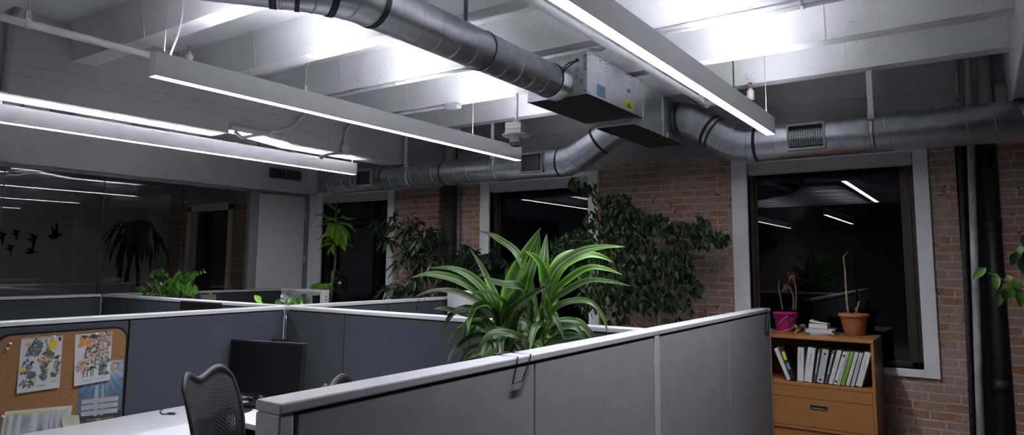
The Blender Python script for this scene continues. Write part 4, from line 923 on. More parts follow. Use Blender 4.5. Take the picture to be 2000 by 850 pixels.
# ------------------------------------------------------------------ wire coat hooks over the caps
mat('wire_black', (.010, .010, .011), .4, var=0)
def wire_hook(label, x, y, sg, L=.085, wd=.085, lean=-.045):
    h = CT / 2; r = .0024; m = MB()
    for k in (0, 1):
        yy = y + wd * k
        m.tube([(x - sg * (h + .004), yy, PH - .05), (x - sg * (h + .004), yy, PH + .003), (x + sg * (h + .003), yy, PH + .003), (x + sg * (h + .003), yy, PH - .006), (x + sg * (h + .004), yy + lean + (.012 if k == 0 else -.012), PH - L)], r, 6)
    m.tube([(x + sg * (h + .004), y + lean + .012, PH - L), (x + sg * (h + .004), y + wd + lean - .012, PH - L)], r, 6); m.tube([(x - sg * (h + .004), y, PH + .002), (x - sg * (h + .004), y + wd, PH + .002)], r * 1.7, 6)
    return tag(put('wire_hook', m, 'wire_black', base=(x, y, PH)), label, 'hook', 'black wire hooks on the partitions')
wire_hook('black wire hook over the foreground partition below the striped plant', NX, 2.03, 1)
wire_hook('black wire hook at the far end of the foreground partition beside the bookcase', NX, 5.46, 1, .145, .12, -.09)
wire_hook('black wire hook on the partition left of the white canister', BX, 4.765, 1, .09, .085, -.045)

# white canister
c = at(902, 568, 'Y', 5.18); mat('canister_white', (.72, .72, .74), .4, var=.02)
t = thing('round_canister', (c.x, 5.2, .74), 'tall round white canister with open rim in the corner behind the striped plant', 'canister')
rad = .152; zt = 1.412
put('body', MB().lathe([(rad - .004, 0), (rad, .006), (rad, zt - .74 - .02), (rad + .004, zt - .755), (rad + .004, zt - .74), (rad - .012, zt - .74), (rad - .02, zt - .79), (0, zt - .79)], (c.x, 5.2, .74), seg=44), 'canister_white', t)
t3 = thing('corner_desk', (-3.9, 5.0, 0), 'white desk under the round canister, hidden behind the partition', 'desk')
put('worktop', MB().box(-4.35, -3.5, 4.72, 5.445, .708, .74), 'desk_white', t3, bevel=.003)
for x, y in ((-4.28, 4.8), (-3.58, 4.8), (-4.28, 5.38), (-3.58, 5.38)): put('leg', MB().tube([(x, y, 0), (x, y, .708)], .025, 12), 'frame_grey', t3)

# ------------------------------------------------------------------ mesh office chairs
mat('chair_black', (.013, .013, .014), .6, var=.12, scale=60); mat('chair_seat', (.018, .018, .02), .85, var=.2, scale=120)
def office_chair(label, ctr, face, ztop, lean=.10, holes=True):
    """ctr = middle of the backrest's top edge (x, y); face = the way the sitter looks"""
    f = V((face[0], face[1], 0)).normalized(); r = V((-f.y, f.x, 0)) * -1; C0 = V((ctr[0], ctr[1], 0)); zs = ztop - .60
    t = thing('office_chair', C0 + f * .24, label, 'chair'); nu, nv = 84, 108; Wd = .44
    def S(u, v):     # u -1..1 across, v 0..1 up
        au = abs(u); top = ztop - .042 + .042 * math.sin(min(1, au / .62) * PI / 2) ** 2 - (.16 * max(0, au - .66) ** 1.7 * 2.4)
        bot = zs + .03; z = bot + (top - bot) * v
        w = Wd / 2 * (.80 + .20 * math.sin(min(1, v / .72) * PI / 2) ) * (1 - .10 * max(0, v - .75) ** 1.5 * 4 * au)
        d = .045 * math.sin(v * PI * .9) + .06 * au ** 2.2 - lean * v
        return C0 + V((0, 0, z)) + r * (u * w) + f * (d + .05)
    m = MB(); g = [[None] * (nv + 1) for _ in range(nu + 1)]
    for i in range(nu + 1):
        for j in range(nv + 1): g[i][j] = m.add([S(2 * i / nu - 1, j / nv)])
    for i in range(nu):
        for j in range(nv):
            hole = False
            if holes and 7 < i < nu - 6 and 4 < j < nv - 13:
                v = j / nv
                if i % 2 == 0:
                    k = (j + (2 if (i // 2) % 2 else 0)) % 4; hole = k in ((0, 1, 2) if v < .62 else (0,))
                    if v >= .62: hole = (j % 4 == (2 if (i // 4) % 2 else 0)) and i % 4 == 0
            if not hole: m.face([g[i][j], g[i + 1][j], g[i + 1][j + 1], g[i][j + 1]], 0, (1, 1, 1), None, True)
    o = put('backrest', m, 'chair_black', t); sd = o.modifiers.new('thick', 'SOLIDIFY'); sd.thickness = .006; sd.offset = 0
    rim = [S(-1, j / 24) for j in range(25)] + [S(-1 + 2 * i / 30, 1) for i in range(1, 31)] + [S(1, 1 - j / 24) for j in range(1, 25)] + [S(1 - 2 * i / 16, 0) for i in range(1, 16)]
    put('back_frame', MB().tube(rim, .011, 10, closed=True), 'chair_black', t)
    top = [S(-1 + 2 * i / 40, .985) - f * .002 for i in range(41)]; put('top_roll', MB().tube(top, [.012 + .007 * math.sin(PI * i / 40) for i in range(41)], 12), 'chair_black', t)
    sc = C0 + f * .30
    m = MB(); n = 28; out = []
    for (s, zz) in ((.86, 0), (1, .015), (1, .045), (.9, .062)): out.append(m.add([sc + V((0, 0, zs - .035 + zz)) + r * (.25 * s * math.copysign(abs(math.cos(2 * PI * i / n)) ** .6, math.cos(2 * PI * i / n))) + f * (.235 * s * math.copysign(abs(math.sin(2 * PI * i / n)) ** .6, math.sin(2 * PI * i / n))) for i in range(n)]))
    for a, b in zip(out, out[1:]):
        for i in range(n): k = (i + 1) % n; m.face([a + i, a + k, b + k, b + i], 0, (1, 1, 1), None, True)
    m.face([out[0] + i for i in reversed(range(n))]); m.face([out[-1] + i for i in range(n)]); put('seat', m, 'chair_seat', t)
    put('spine', MB().tube([sc - f * .15 + V((0, 0, zs - .06)), C0 + f * .0 + V((0, 0, zs + .03)), C0 - f * .015 + V((0, 0, zs + .28))], .02, 10), 'chair_black', t)
    for sg in (-1, 1):
        b = sc + r * (.27 * sg); a = put('armrest', MB().tube(spline([b - f * .02 + V((0, 0, zs - .05)), b - f * .10 + r * .02 * sg + V((0, 0, zs + .06)), b - f * .10 + r * .02 * sg + V((0, 0, zs + .12))], 10), .016, 10).tube([sc + V((0, 0, zs - .05)), b - f * .02 + V((0, 0, zs - .05))], .016, 8), 'chair_black', t)
        put('arm_pad', MB().tube(spline([b - f * .22 + r * .02 * sg + V((0, 0, zs + .115)), b - f * .16 + r * .02 * sg + V((0, 0, zs + .14)), b + f * .06 + r * .01 * sg + V((0, 0, zs + .14)), b + f * .10 + r * .0 * sg + V((0, 0, zs + .125))], 12), .021, 10), 'chair_black', a)
    put('gas_lift', MB().tube([sc + V((0, 0, .09)), sc + V((0, 0, zs - .03))], .025, 12), 'chair_black', t)
    for k in range(5):
        a = 2 * PI * k / 5 + .3; e = sc + V((math.cos(a) * .29, math.sin(a) * .29, .075)); l = put('leg', MB().tube([sc + V((0, 0, .11)), e], [.03, .018], 8), 'chair_black', t)
        put('caster', MB().lathe([(.028, -.02), (.03, 0), (.028, .02)], e - V((0, 0, .045)), (-math.sin(a), math.cos(a), 0), 14), 'chair_black', l)
    return t
office_chair('black mesh office chair at the corner desk in front of the monitor', (-3.27, 1.99), (.89, .45), 1.135, lean=.09)
p2 = at(602, 746, 'Z', 1.15)
office_chair('black office chair with only its back corner showing over the foreground partition', (p2.x, p2.y), (.83, .56), 1.155, lean=-.03)
# ------------------------------------------------------------------ bookcase and what it carries
def wood(name, col):
    m, nt, out = nodes(name); L = nt.links.new; b = N(nt, 'ShaderNodeBsdfPrincipled'); b.inputs['Roughness'].default_value = .42
    n = noise(nt, 7, 6, .6, stretch=(1, 1, 14)); n2 = noise(nt, 90, 3, .6, stretch=(.25, 1, 2)); r = ramp(nt, [(.3, [c * .82 for c in col]), (.7, [c * 1.15 for c in col])])
    mx = N(nt, 'ShaderNodeMix', data_type='FLOAT'); mx.inputs['Factor'].default_value = .35; L(n.outputs['Fac'], mx.inputs[2]); L(n2.outputs['Fac'], mx.inputs[3]); L(mx.outputs[0], r.inputs['Fac']); L(r.outputs['Color'], b.inputs['Base Color']); L(b.outputs[0], out.inputs['Surface'])
wood('oak', (.31, .135, .036))
FY, BY = 5.625, 6.14; TZ2 = 1.142
X1 = at(1705.5, 667, 'Y', FY).x; X0 = -1.62
zsh = at(1610, 749, 'Y', FY + .02).z; zb = lambda x, y: at(x, y, 'Y', FY).z
za = (zb(1705, 762) + zb(1515, 743)) / 2; zd1 = (zb(1704, 793) + zb(1518, 772)) / 2; zd2 = (zb(1703, 850) + zb(1519, 829)) / 2
t = thing('bookcase', ((X0 + X1) / 2, (FY + BY) / 2, 0), 'oak veneer bookcase with an open binder shelf over drawers, under the right window', 'bookcase')
k = .019
put('side_panel', MB().box(X1 - k, X1, FY, BY, 0, TZ2 - .02), 'oak', t, bevel=.0015); put('side_panel', MB().box(X0, X0 + k, FY, BY, 0, TZ2 - .02), 'oak', t, bevel=.0015)
put('top_board', MB().box(X0, X1, FY - .003, BY, TZ2 - .022, TZ2), 'oak', t, bevel=.0015)
put('shelf_board', MB().box(X0 + k, X1 - k, FY - .001, BY - .01, za - .024, za), 'oak', t, bevel=.0015)
put('back_panel', MB().box(X0 + k, X1 - k, BY - .012, BY - .002, .06, TZ2 - .022), 'oak', t)
d1 = put('drawer_front', MB().box(X0 + k + .002, X1 - k - .002, FY + .001, FY + .02, zd1 + .002, za - .027), 'oak', t, bevel=.001)
d2 = put('drawer_front', MB().box(X0 + k + .002, X1 - k - .002, FY + .001, FY + .02, zd2 + .004, zd1 - .002), 'oak', t, bevel=.001)
h0, h1 = at(1583, 792, 'Y', FY), at(1616, 800, 'Y', FY); hz = (h0.z + h1.z) / 2; hh = .012
mat('handle_metal', (.10, .09, .085), .4, metal=.8, var=.1); mat('gap_black', (.006, .005, .004), .9, var=0)
pts = [(h0.x + hh + (h1.x - h0.x - 2 * hh) * (1 if math.cos(a) > 0 else 0) + hh * math.cos(a), FY - .003, hz + hh * math.sin(a)) for a in [2 * PI * i / 24 + .01 for i in range(24)]]
put('handle', MB().tube(pts, .0042, 8, closed=True).prism(pts[::-1], (0, .004, 0), 1), ['handle_metal', 'gap_black'], d2)
put('mid_board', MB().box(X0 + k, X1 - k, FY - .001, BY - .02, zd2 - .020, zd2), 'oak', t, bevel=.0015)
d3 = put('drawer_front', MB().box(X0 + k + .002, X1 - k - .002, FY + .012, FY + .03, .07, zd2 - .024), 'oak', t, bevel=.001)
put('plinth', MB().box(X0 + k, X1 - k, FY + .04, BY - .02, 0, .065), 'oak', t)
# binders on the shelf
O = (1490, 600, 3.4)
def zx(x, y): return at(O[0] + x / O[2], O[1] + y / O[2], 'Y', FY + .035)
mat('binder_white', (.56, .56, .57), .35, var=.03); mat('binder_black', (.014, .014, .016), .4, var=.05); mat('binder_dark', (.08, .08, .085), .4, var=.05); mat('binder_clear', (.40, .40, .41), .3, var=.05); mat('binder_green', (.12, .34, .02), .4, var=.06)
mat('ink_grey', (.22, .22, .23), .7, var=0); mat('label_yellow', (.62, .50, .03), .6, var=0); mat('label_blue', (.10, .27, .42), .6, var=0); mat('page_white', (.6, .6, .58), .8, var=.06, scale=200)
B = [((160, 185, 467), (72, 97, 256), 'binder_white', 'plain', 'white binder leaning left at the left end of the shelf'),
     ((187, 216, 469), (98, 146, 252), 'binder_black', 'tabs', 'black binder with yellow and blue labels leaning on the leftmost white one'),
     ((225, 268, 482), (227, 272, 256), 'binder_white', 'text1', 'white binder standing straight, right of the gap'),
     ((271, 324, 485), (297, 352, 259), 'binder_white', 'text2', 'wide white binder leaning right, second after the gap'),
     ((331, 350, 486), (362, 386, 266), 'binder_dark', 'strip', 'dark grey binder with a white strip, beside the wide white binder'),
     ((353, 399, 487), (390, 440, 267), 'binder_clear', 'hole', 'pale translucent binder with a ring hole between two dark grey binders'),
     ((407, 428, 493), (455, 481, 276), 'binder_dark', 'strip', 'dark grey binder with a white strip, right of the translucent binder'),
     ((432, 462, 498), (488, 528, 276), 'binder_white', 'text2', 'white binder leaning right against the second dark grey binder'),
     ((465, 490, 507), (531, 557, 290), 'binder_white', 'hole', 'narrow white binder with a ring hole, two left of the green one'),
     ((492, 512, 509), (557, 576, 291), 'binder_clear', 'text1', 'thin pale binder touching the green one on its left'),
     ((514, 541, 510), (581, 606, 291), 'binder_green', 'gtext', 'bright green binder among the white ones'),
     ((547, 571, 512), (608, 635, 291), 'binder_white', 'text1', 'white binder touching the green one on its right'),
     ((580, 606, 509), (638, 668, 289), 'binder_clear', 'text1', 'pale binder between the last two white binders at the right'),
     ((613, 656, 515), (681, 713, 289), 'binder_white', 'text2', 'white binder at the far right end, leaning most to the right')]
xprev = None
for i, ((a, b, y), (c, d, y2), mt, st, lab) in enumerate(B):
    pb, pt = zx((a + b) / 2, y), zx((c + d) / 2, y2); wv = (zx(b, y) - zx(a, y)).length * .97
    up = (pt - pb); up.y = 0; L = up.length; up.normalize(); rt = V((up.z, 0, -up.x)); fy = FY + .03 + .006 * (i % 3)
    base = V((pb.x, fy, 0)); lowest = min((-rt * (wv / 2)).z, (rt * (wv / 2)).z); base.z = za + .0015 - lowest
    q = lambda s, h, o=0.0: base + rt * (wv * s) + up * (L * h) + V((0, -o, 0))
    t = thing('ring_binder', (pb.x, fy + .1, za), lab, 'binder', 'ring binders on the oak bookcase shelf')
    cv = MB().prism([q(-.5, 0), q(.5, 0), q(.5, 1), q(-.5, 1)], (0, .27, 0)); put('cover', cv, mt, t, bevel=.0035)
    put('pages', MB().prism([q(-.36, .03), q(.36, .03), q(.36, 1.004), q(-.36, 1.004)], (0, .01, 0)) if False else MB().prism([q(-.34, .9) + V((0, .02, 0)), q(.34, .9) + V((0, .02, 0)), q(.34, 1.003) + V((0, .02, 0)), q(-.34, 1.003) + V((0, .02, 0))], (0, .235, 0)), 'page_white', t)
    def rect(s0, s1, h0, h1, mm, nm, o=.0012):
        put(nm, MB().poly([q(s0, h0, o), q(s1, h0, o), q(s1, h1, o), q(s0, h1, o)]), mm, t)
    if st == 'tabs': rect(-.36, .38, .62, .88, 'label_yellow', 'label'); rect(-.3, .40, .34, .53, 'label_blue', 'label')
    elif st == 'strip': rect(-.2, .2, .30, .92, 'page_white', 'label'); rect(-.05, .04, .36, .80, 'ink_grey', 'print', .0018)
    elif st in ('text1', 'text2', 'gtext'):
        m = MB(); random.seed(i); h = .52 if st == 'text2' else .6
        s = h
        while s < h + .32: e = s + random.uniform(.012, .03); m.poly([q(-.06, s, .0012), q(.05, s, .0012), q(.05, e, .0012), q(-.06, e, .0012)]); s = e + .008
        put('print', m, 'ink_grey' if st != 'gtext' else 'page_white', t)
    elif st == 'hole':
        for hh2 in (.1, .88): put('finger_ring', MB().lathe([(.0085, -.0005), (.0085, .0015), (.005, .0018)], q(0, hh2), (0, -1, 0), 14).lathe([(.0048, .0), (.0048, .0018), (0, .0018)], q(0, hh2), (0, -1, 0), 12, 1), ['handle_metal', 'gap_black'], t)
# top: pink bucket with dead stems
T = TZ2
def topat(x, y, dy=0): p = at(x, y, 'Z', T); return V((p.x, p.y + dy, T))
mat('pink', (.48, .012, .20), .45, var=.08); mat('bucket_art_blue', (.05, .10, .16), .5, var=.3); mat('bucket_art_light', (.55, .4, .5), .5, var=0); mat('soil', (.03, .02, .014), .95, var=.4, scale=60, bump=.4)
mat('dead_stem', (.26, .16, .10), .85, var=.35, scale=40, bump=.3); mat('dead_leaf', (.20, .10, .05), .85, var=.3, scale=40); mat('stem_pale', (.42, .30, .21), .8, var=.4, scale=30, bump=.4, stretch=(1, 1, 4))
c = topat(1541, 644, .07); c.y = min(c.y + .02, 6.035); t = thing('flower_bucket', c, 'bright pink toy bucket used as a planter with dried stems, on the bookcase', 'planter')
ph = .152
put('bucket', MB().lathe([(.070, 0), (.073, .004), (.092, ph - .012), (.098, ph - .01), (.098, ph), (.092, ph), (.088, ph - .02), (0, ph - .02)], c, seg=36), 'pink', t)
put('soil', MB().lathe([(.088, ph - .018), (.05, ph - .006), (0, ph - .002)], c, seg=20), 'soil', t)
m = MB(); m2 = MB(); random.seed(4)
def onb(a, h, o=.0015): rr = .073 + (.092 - .073) * h / (ph - .012) + o; return c + V((math.sin(a) * rr, -math.cos(a) * rr, h))
for a0, h0, s in ((.55, .075, .030), (-.95, .09, .03)):
    for kx in range(9):
        a1, h1 = a0 + random.uniform(-.22, .22), h0 + random.uniform(-.035, .035); m.poly([onb(a1 + .09 * math.cos(q) * random.uniform(.5, 1.2), h1 + .012 * math.sin(q) * random.uniform(.5, 1.2), .0014 + .0002 * kx) for q in [2 * PI * i / 7 for i in range(7)]])
for kx in range(34): a1, h1 = random.uniform(-1.3, 1.3), random.uniform(.01, .12); m2.poly([onb(a1 + .016 * math.cos(q), h1 + .0014 * math.sin(q) * 1.2, .001) for q in [2 * PI * i / 6 for i in range(6)]])
for i in range(14): a = -.45 + i * .06; m2.poly([onb(a, .06 + i * .0048, .0012), onb(a + .06, .062 + i * .0048, .0012), onb(a + .06, .068 + i * .0048, .0012), onb(a, .066 + i * .0048, .0012)])
put('bucket_print', m, 'bucket_art_blue', t); put('bucket_print', m2, 'bucket_art_light', t)
put('bucket_handle', MB().tube([c + V((.099 * math.cos(a), -.0 + .03 * math.sin(a) , ph - .012 - .055 * abs(math.sin(a)))) + V((0, -.095 * math.sin(a), 0)) for a in [PI * i / 16 for i in range(17)]], .0025, 6), 'pink', t)
def st(parent, pts, r0, r1, matn, yy):
    q = [at(x, y, 'Y', yy) for x, y in pts]; P = spline(q, 18); put('stem', MB().tube(P, [r0 + (r1 - r0) * i / 18 for i in range(19)], 8), matn, parent); return P
yb = c.y
for pts in ([(1529, 606), (1524, 580), (1521, 562), (1521.5, 547)], [(1549, 606), (1550, 585), (1546, 568), (1539, 560)], [(1554, 606), (1555, 580), (1553, 555), (1550, 541)]): st(t, pts, .0058, .0036, 'dead_stem', yb)
m = MB(); random.seed(6)
for (x, y) in ((1539, 558), (1549, 537), (1535, 556), (1545, 533)):
    p = at(x, y, 'Y', yb)
    for kx in range(9): d = V((random.uniform(-1, 1), random.uniform(-1, 1), random.uniform(-1, .5))); m.leaf(p + d * .01, d, (random.random(), random.random(), 1), random.uniform(.025, .055), .016, droop=.8)
put('dried_leaves', m, 'dead_leaf', t)
# maracas
mat('maraca_blue', (.02, .045, .13), .35, var=0); mat('maraca_yellow', (.60, .45, .03), .35, var=0); mat('maraca_stick', (.40, .22, .09), .6, var=.1)
for (x, y), (hx, hy), lab in (((1553, 641), (1529, 648.5), 'blue and yellow maraca lying nearer the pink bucket on the bookcase'), ((1568, 640), (1553, 650), 'blue and yellow maraca lying nearer the book pile on the bookcase')):
    r = .028; e = at(hx, hy, 'Z', T + .008); p = at(x, y + 6.5, 'Z', T); d = (p - e); d.z = 0; d = d.normalized(); t = thing('maraca', V((p.x, p.y, T)), lab, 'maraca', 'maracas on the bookcase')
    p = V((p.x, p.y, T + r + .0005)); prof = [(r * math.sin(PI * i / 14) + 1e-5, -r * 1.15 * math.cos(PI * i / 14)) for i in range(15)]
    put('rattle', MB().lathe(prof[:5], p, d, 20, 0).lathe(prof[4:8], p, d, 20, 1).lathe(prof[7:10], p, d, 20, 0).lathe(prof[9:], p, d, 20, 1), ['maraca_blue', 'maraca_yellow'], t)
    put('handle', MB().tube([e, p - d * r * 1.05], [.008, .0065], 10), 'maraca_stick', t)
# pile of books and papers
mat('paper_stack', (.60, .60, .60), .8, var=.06, scale=250, stretch=(.1, .1, 6)); mat('cover_white', (.55, .56, .57), .5, var=.1, scale=20); mat('cover_green', (.25, .33, .26), .5, var=.1); mat('cover_dark', (.10, .11, .13), .5, var=.1); mat('cover_tan', (.33, .22, .12), .6, var=.15)
bc = topat(1600, 655, .10); z = T
for (w, d, h, a, ox, oy, mc, lab) in ((.185, .15, .011, .10, .012, .0, 'cover_tan', 'tan-edged magazine at the bottom of the pile on the bookcase'), (.205, .155, .012, .03, .0, -.004, 'cover_green', 'grey green magazine second from the bottom of the pile'), (.200, .150, .014, -.03, -.008, 0, 'cover_white', 'white magazine third from the bottom of the pile'),
                                      (.205, .15, .012, .05, .004, .004, 'cover_dark', 'dark covered magazine just under the thick white book'), (.140, .115, .034, -.02, -.012, -.008, 'cover_white', 'thick white paperback on top of the magazine pile')):
    ax = V((math.cos(a), math.sin(a), 0)); ay = V((-ax.y, ax.x, 0)); cc = V((bc.x + ox, bc.y + oy, z + h / 2))
    t = thing('book' if h > .03 else 'magazine', (cc.x, cc.y, z), lab, 'book' if h > .03 else 'magazine', 'book pile on the bookcase')
    put('pages', MB().obox(cc, ax, ay, (0, 0, 1), w / 2 - .002, d / 2 - .002, h / 2 - .0012), 'paper_stack', t)
    m = MB()
    for s in (-1, 1): m.obox(cc + V((0, 0, s * (h / 2 - .0007))), ax, ay, (0, 0, 1), w / 2, d / 2, .0006)
    m.obox(cc + ay * (d / 2 - .0006), ax, ay, (0, 0, 1), w / 2, .0006, h / 2 - .001); put('cover', m, mc, t); z += h + .0004
cc = V((bc.x - .012, bc.y - .006, z + .002)); m = MB(); n = 8; rows = []
for i in range(n + 1):
    u = i / n; rows.append(m.add([cc + V((-.065 + .13 * u, -.05, .003 + .012 * (1 - u) ** 2)), cc + V((-.065 + .13 * u, .05, .003 + .026 * (1 - u) ** 2))]))
for a, b in zip(rows, rows[1:]): m.face([a, b, b + 1, a + 1], 0, (1, 1, 1), None, True)
o = tag(put('loose_paper', m, 'page_white', base=cc), 'curled loose sheets on top of the book pile', 'paper'); sd = o.modifiers.new('thick', 'SOLIDIFY'); sd.thickness = .003
# terracotta pot with a bare stick
mat('terracotta', (.42, .155, .062), .7, var=.1, scale=25, bump=.1)
c = topat(1666, 656, .085); t = thing('flower_pot', c, 'terracotta coloured pot with a tall bare stick, right end of the bookcase', 'planter'); ph = .168
put('pot', MB().lathe([(.071, 0), (.075, .004), (.098, ph - .036), (.101, ph - .03), (.109, ph - .028), (.112, ph - .012), (.108, ph), (.101, ph), (.096, ph - .03), (0, ph - .03)], c, seg=40), 'terracotta', t)
put('soil', MB().lathe([(.097, ph - .028), (.06, ph - .012), (0, ph - .008)], c, seg=20), 'soil', t)
P = st(t, [(1657, 612), (1654, 590), (1652, 560), (1650.5, 530), (1647, 501)], .0085, .0052, 'stem_pale', c.y)
st(t, [(1647, 502), (1650, 498), (1657, 490.5)], .0045, .0016, 'stem_pale', c.y); st(t, [(1672, 612), (1675, 602), (1678, 589)], .008, .006, 'stem_pale', c.y)
m = MB(); random.seed(9)
for i in range(6): x = random.uniform(1668, 1676); m.tube([at(x, 612, 'Y', c.y - .02), at(x + random.uniform(-4, 6), 604 - random.uniform(0, 6), 'Y', c.y - .02)], .0018, 5)
put('twigs', m, 'dead_stem', t)
# ------------------------------------------------------------------ plants
stripe_leaf('leaf_striped', (.080, .215, .008), (.030, .088, .010), (.20, .225, .18)); stripe_leaf('leaf_striped_dark', (.036, .105, .006), (.009, .027, .005), (.03, .055, .026))
stripe_leaf('leaf_lime', (.105, .275, .007), (.034, .105, .006), (.022, .070, .006)); stripe_leaf('leaf_corn', (.15, .38, .025), (.20, .46, .04), (.26, .50, .07), .34); stripe_leaf('leaf_corn_old', (.55, .38, .02), (.22, .34, .02), (.2, .36, .03), .4)
mat('leaf_ficus', (.013, .034, .011), .45, var=.5, scale=5, spec=.22); mat('leaf_ficus_light', (.026, .068, .018), .40, var=.3, scale=9, spec=.3); mat('leaf_new', (.09, .23, .02), .35, var=.15); mat('leaf_dark', (.011, .029, .010), .42, var=.45, scale=6); mat('leaf_gold', (.5, .27, .02), .5, var=.1)
mat('leaf_round', (.040, .13, .010), .25, var=.35, scale=14); mat('stalk_green', (.09, .17, .05), .5, var=.2); mat('bark_pale', (.24, .16, .10), .8, var=.3, scale=18, bump=.3); mat('bark_dark', (.10, .055, .035), .85, var=.35, scale=18, bump=.3)
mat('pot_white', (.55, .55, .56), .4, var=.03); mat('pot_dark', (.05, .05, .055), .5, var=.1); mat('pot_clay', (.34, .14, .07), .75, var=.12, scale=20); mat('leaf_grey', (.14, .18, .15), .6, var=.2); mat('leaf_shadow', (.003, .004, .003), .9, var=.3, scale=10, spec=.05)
def pot(parent, c, r, h, matn):
    put('pot', MB().lathe([(r * .72, 0), (r * .76, .006), (r, h - .03), (r * 1.06, h - .03), (r * 1.06, h), (r * .96, h), (r * .94, h - .035), (0, h - .035)], c, seg=32), matn, parent)
    put('soil', MB().lathe([(r * .94, h - .034), (0, h - .02)], c, seg=16), 'soil', parent)
# --- striped dragon plant in the foreground
random.seed(14)
BX_, BY_ = -1.95, 2.78; W0 = (V((BX_, BY_, 1.4)) - EYEP).dot(FW); c = V((BX_, BY_, .74))
t = thing('dragon_plant', c, 'large striped dragon plant with long arching green leaves behind the foreground partition', 'plant')
pot(t, c, .15, .26, 'pot_white')
cane = MB()
HEADS = [(975, 640, -.05), (1062, 640, .02), (1010, 668, .10), (1040, 655, -.12), (985, 690, .12)]
for x, y, dz in HEADS:
    h = atd(x, y, W0 + dz); cane.tube(spline([c + V((random.uniform(-.06, .06), random.uniform(-.06, .06), .22)), (c + V((0, 0, .3)) + h) / 2, h], 8), .014, 8)
put('cane', cane, 'bark_pale', t)
A = MB()
LEAVES = [ # px points base->tip, width px, depth drift at the tip, material (0 striped 1 dark 2 lime)
 ([(975, 640), (966, 596), (930, 549), (888, 526), (836, 523)], 20, -.10, 0), ([(974, 645), (960, 598), (922, 562), (878, 542), (838, 536), (802, 543)], 21, -.18, 0), ([(975, 650), (968, 612), (930, 586), (888, 570), (848, 568), (806, 581)], 15, -.26, 1),
 ([(980, 640), (972, 590), (958, 558), (940, 520), (917, 484)], 15, .16, 2), ([(1050, 630), (1040, 570), (1012, 498), (975, 468), (955, 457), (925, 450)], 17, .24, 0), ([(988, 645), (988, 600), (1001, 543), (1030, 488), (1056, 445)], 29, .10, 2), ([(1012, 650), (1016, 598), (1032, 540), (1048, 490), (1053, 450)], 26, .02, 0),
 ([(1066, 640), (1068, 578), (1062, 522), (1064, 490), (1068, 457)], 25, .12, 0), ([(1072, 640), (1070, 582), (1063, 532), (1048, 505), (1024, 490)], 22, -.10, 2), ([(1064, 640), (1070, 572), (1086, 526), (1130, 494), (1176, 483), (1221, 482)], 22, -.14, 0), ([(1066, 640), (1074, 576), (1096, 522), (1140, 499), (1174, 501), (1199, 514)], 21, .10, 2),
 ([(1063, 640), (1070, 566), (1089, 520), (1110, 497), (1140, 489)], 30, .22, 0), ([(1066, 645), (1080, 578), (1112, 544), (1150, 523), (1185, 526), (1216, 537)], 16, -.20, 2), ([(1064, 650), (1072, 596), (1110, 566), (1150, 548), (1190, 550), (1232, 559)], 15, -.28, 1), ([(1064, 660), (1072, 620), (1092, 597), (1124, 587), (1156, 592), (1178, 620), (1188, 656)], 14, -.10, 0), ([(1062, 665), (1074, 642), (1100, 626), (1136, 631), (1166, 660)], 15, .1, 0),
 ([(985, 660), (990, 618), (1030, 582), (1082, 552)], 22, -.30, 1), ([(1040, 600), (1020, 562), (985, 556), (955, 548), (934, 534)], 20, -.34, 1), ([(1062, 650), (1064, 600), (1060, 570), (1058, 545)], 27, -.30, 0), ([(985, 650), (995, 600), (1020, 560), (1032, 530)], 30, -.05, 2), ([(1000, 650), (1010, 590), (1022, 545), (1040, 515)], 26, .15, 0),
 ([(978, 665), (950, 640), (920, 632), (890, 652), (868, 680)], 13, -.15, 1), ([(978, 672), (945, 655), (915, 662), (888, 684), (872, 713)], 15, -.2, 1), ([(976, 655), (948, 624), (905, 612), (870, 604), (846, 604)], 17, -.22, 1), ([(985, 690), (955, 684), (922, 694), (894, 708)], 15, .05, 0), ([(1010, 640), (985, 648), (962, 686), (943, 702)], 26, -.38, 1), ([(976, 640), (958, 598), (930, 598), (917, 624), (914, 652)], 14, -.3, 2),
 ([(978, 660), (940, 640), (915, 632), (892, 640)], 14, .15, 0), ([(1068, 660), (1095, 640), (1130, 628), (1150, 640)], 20, .2, 0), ([(1062, 675), (1090, 660), (1120, 656), (1140, 660)], 17, -.1, 1), ([(1060, 670), (1082, 630), (1082, 605)], 22, .1, 2), ([(1020, 660), (1050, 630), (1085, 622)], 22, .22, 1), ([(1040, 690), (1060, 650), (1072, 625), (1058, 590)], 24, -.22, 0),
 ([(990, 690), (1000, 650), (1010, 620), (1036, 596)], 22, -.2, 1), ([(1045, 690), (1038, 650), (1020, 620), (1010, 605)], 22, .1, 1), ([(1042, 650), (1062, 605), (1086, 590), (1080, 550)], 14, .15, 0), ([(1060, 600), (1075, 572), (1105, 564)], 15, .05, 1), ([(1000, 600), (960, 573), (935, 572), (922, 577)], 14, -.3, 1)]
mats = ['leaf_striped', 'leaf_striped_dark', 'leaf_lime']
prof = lambda t: (.42 + 1.6 * t if t < .36 else 1.0) * max(0, 1 - max(0, t - .38) ** 1.6 * 2.15) ** .8
for pts, wpx, dz, mi in LEAVES:
    n = len(pts); q = [atd(x, y, W0 + dz * (i / (n - 1)) ** 1.3 + random.uniform(-.01, .01)) for i, (x, y) in enumerate(pts)]
    A.ribbon(q, wpx * W0 / FPX * .96, V((0, 0, .55)) - FW * .8, n=18, across=6, fold=.22, mi=mi, prof=prof, wave=.10)
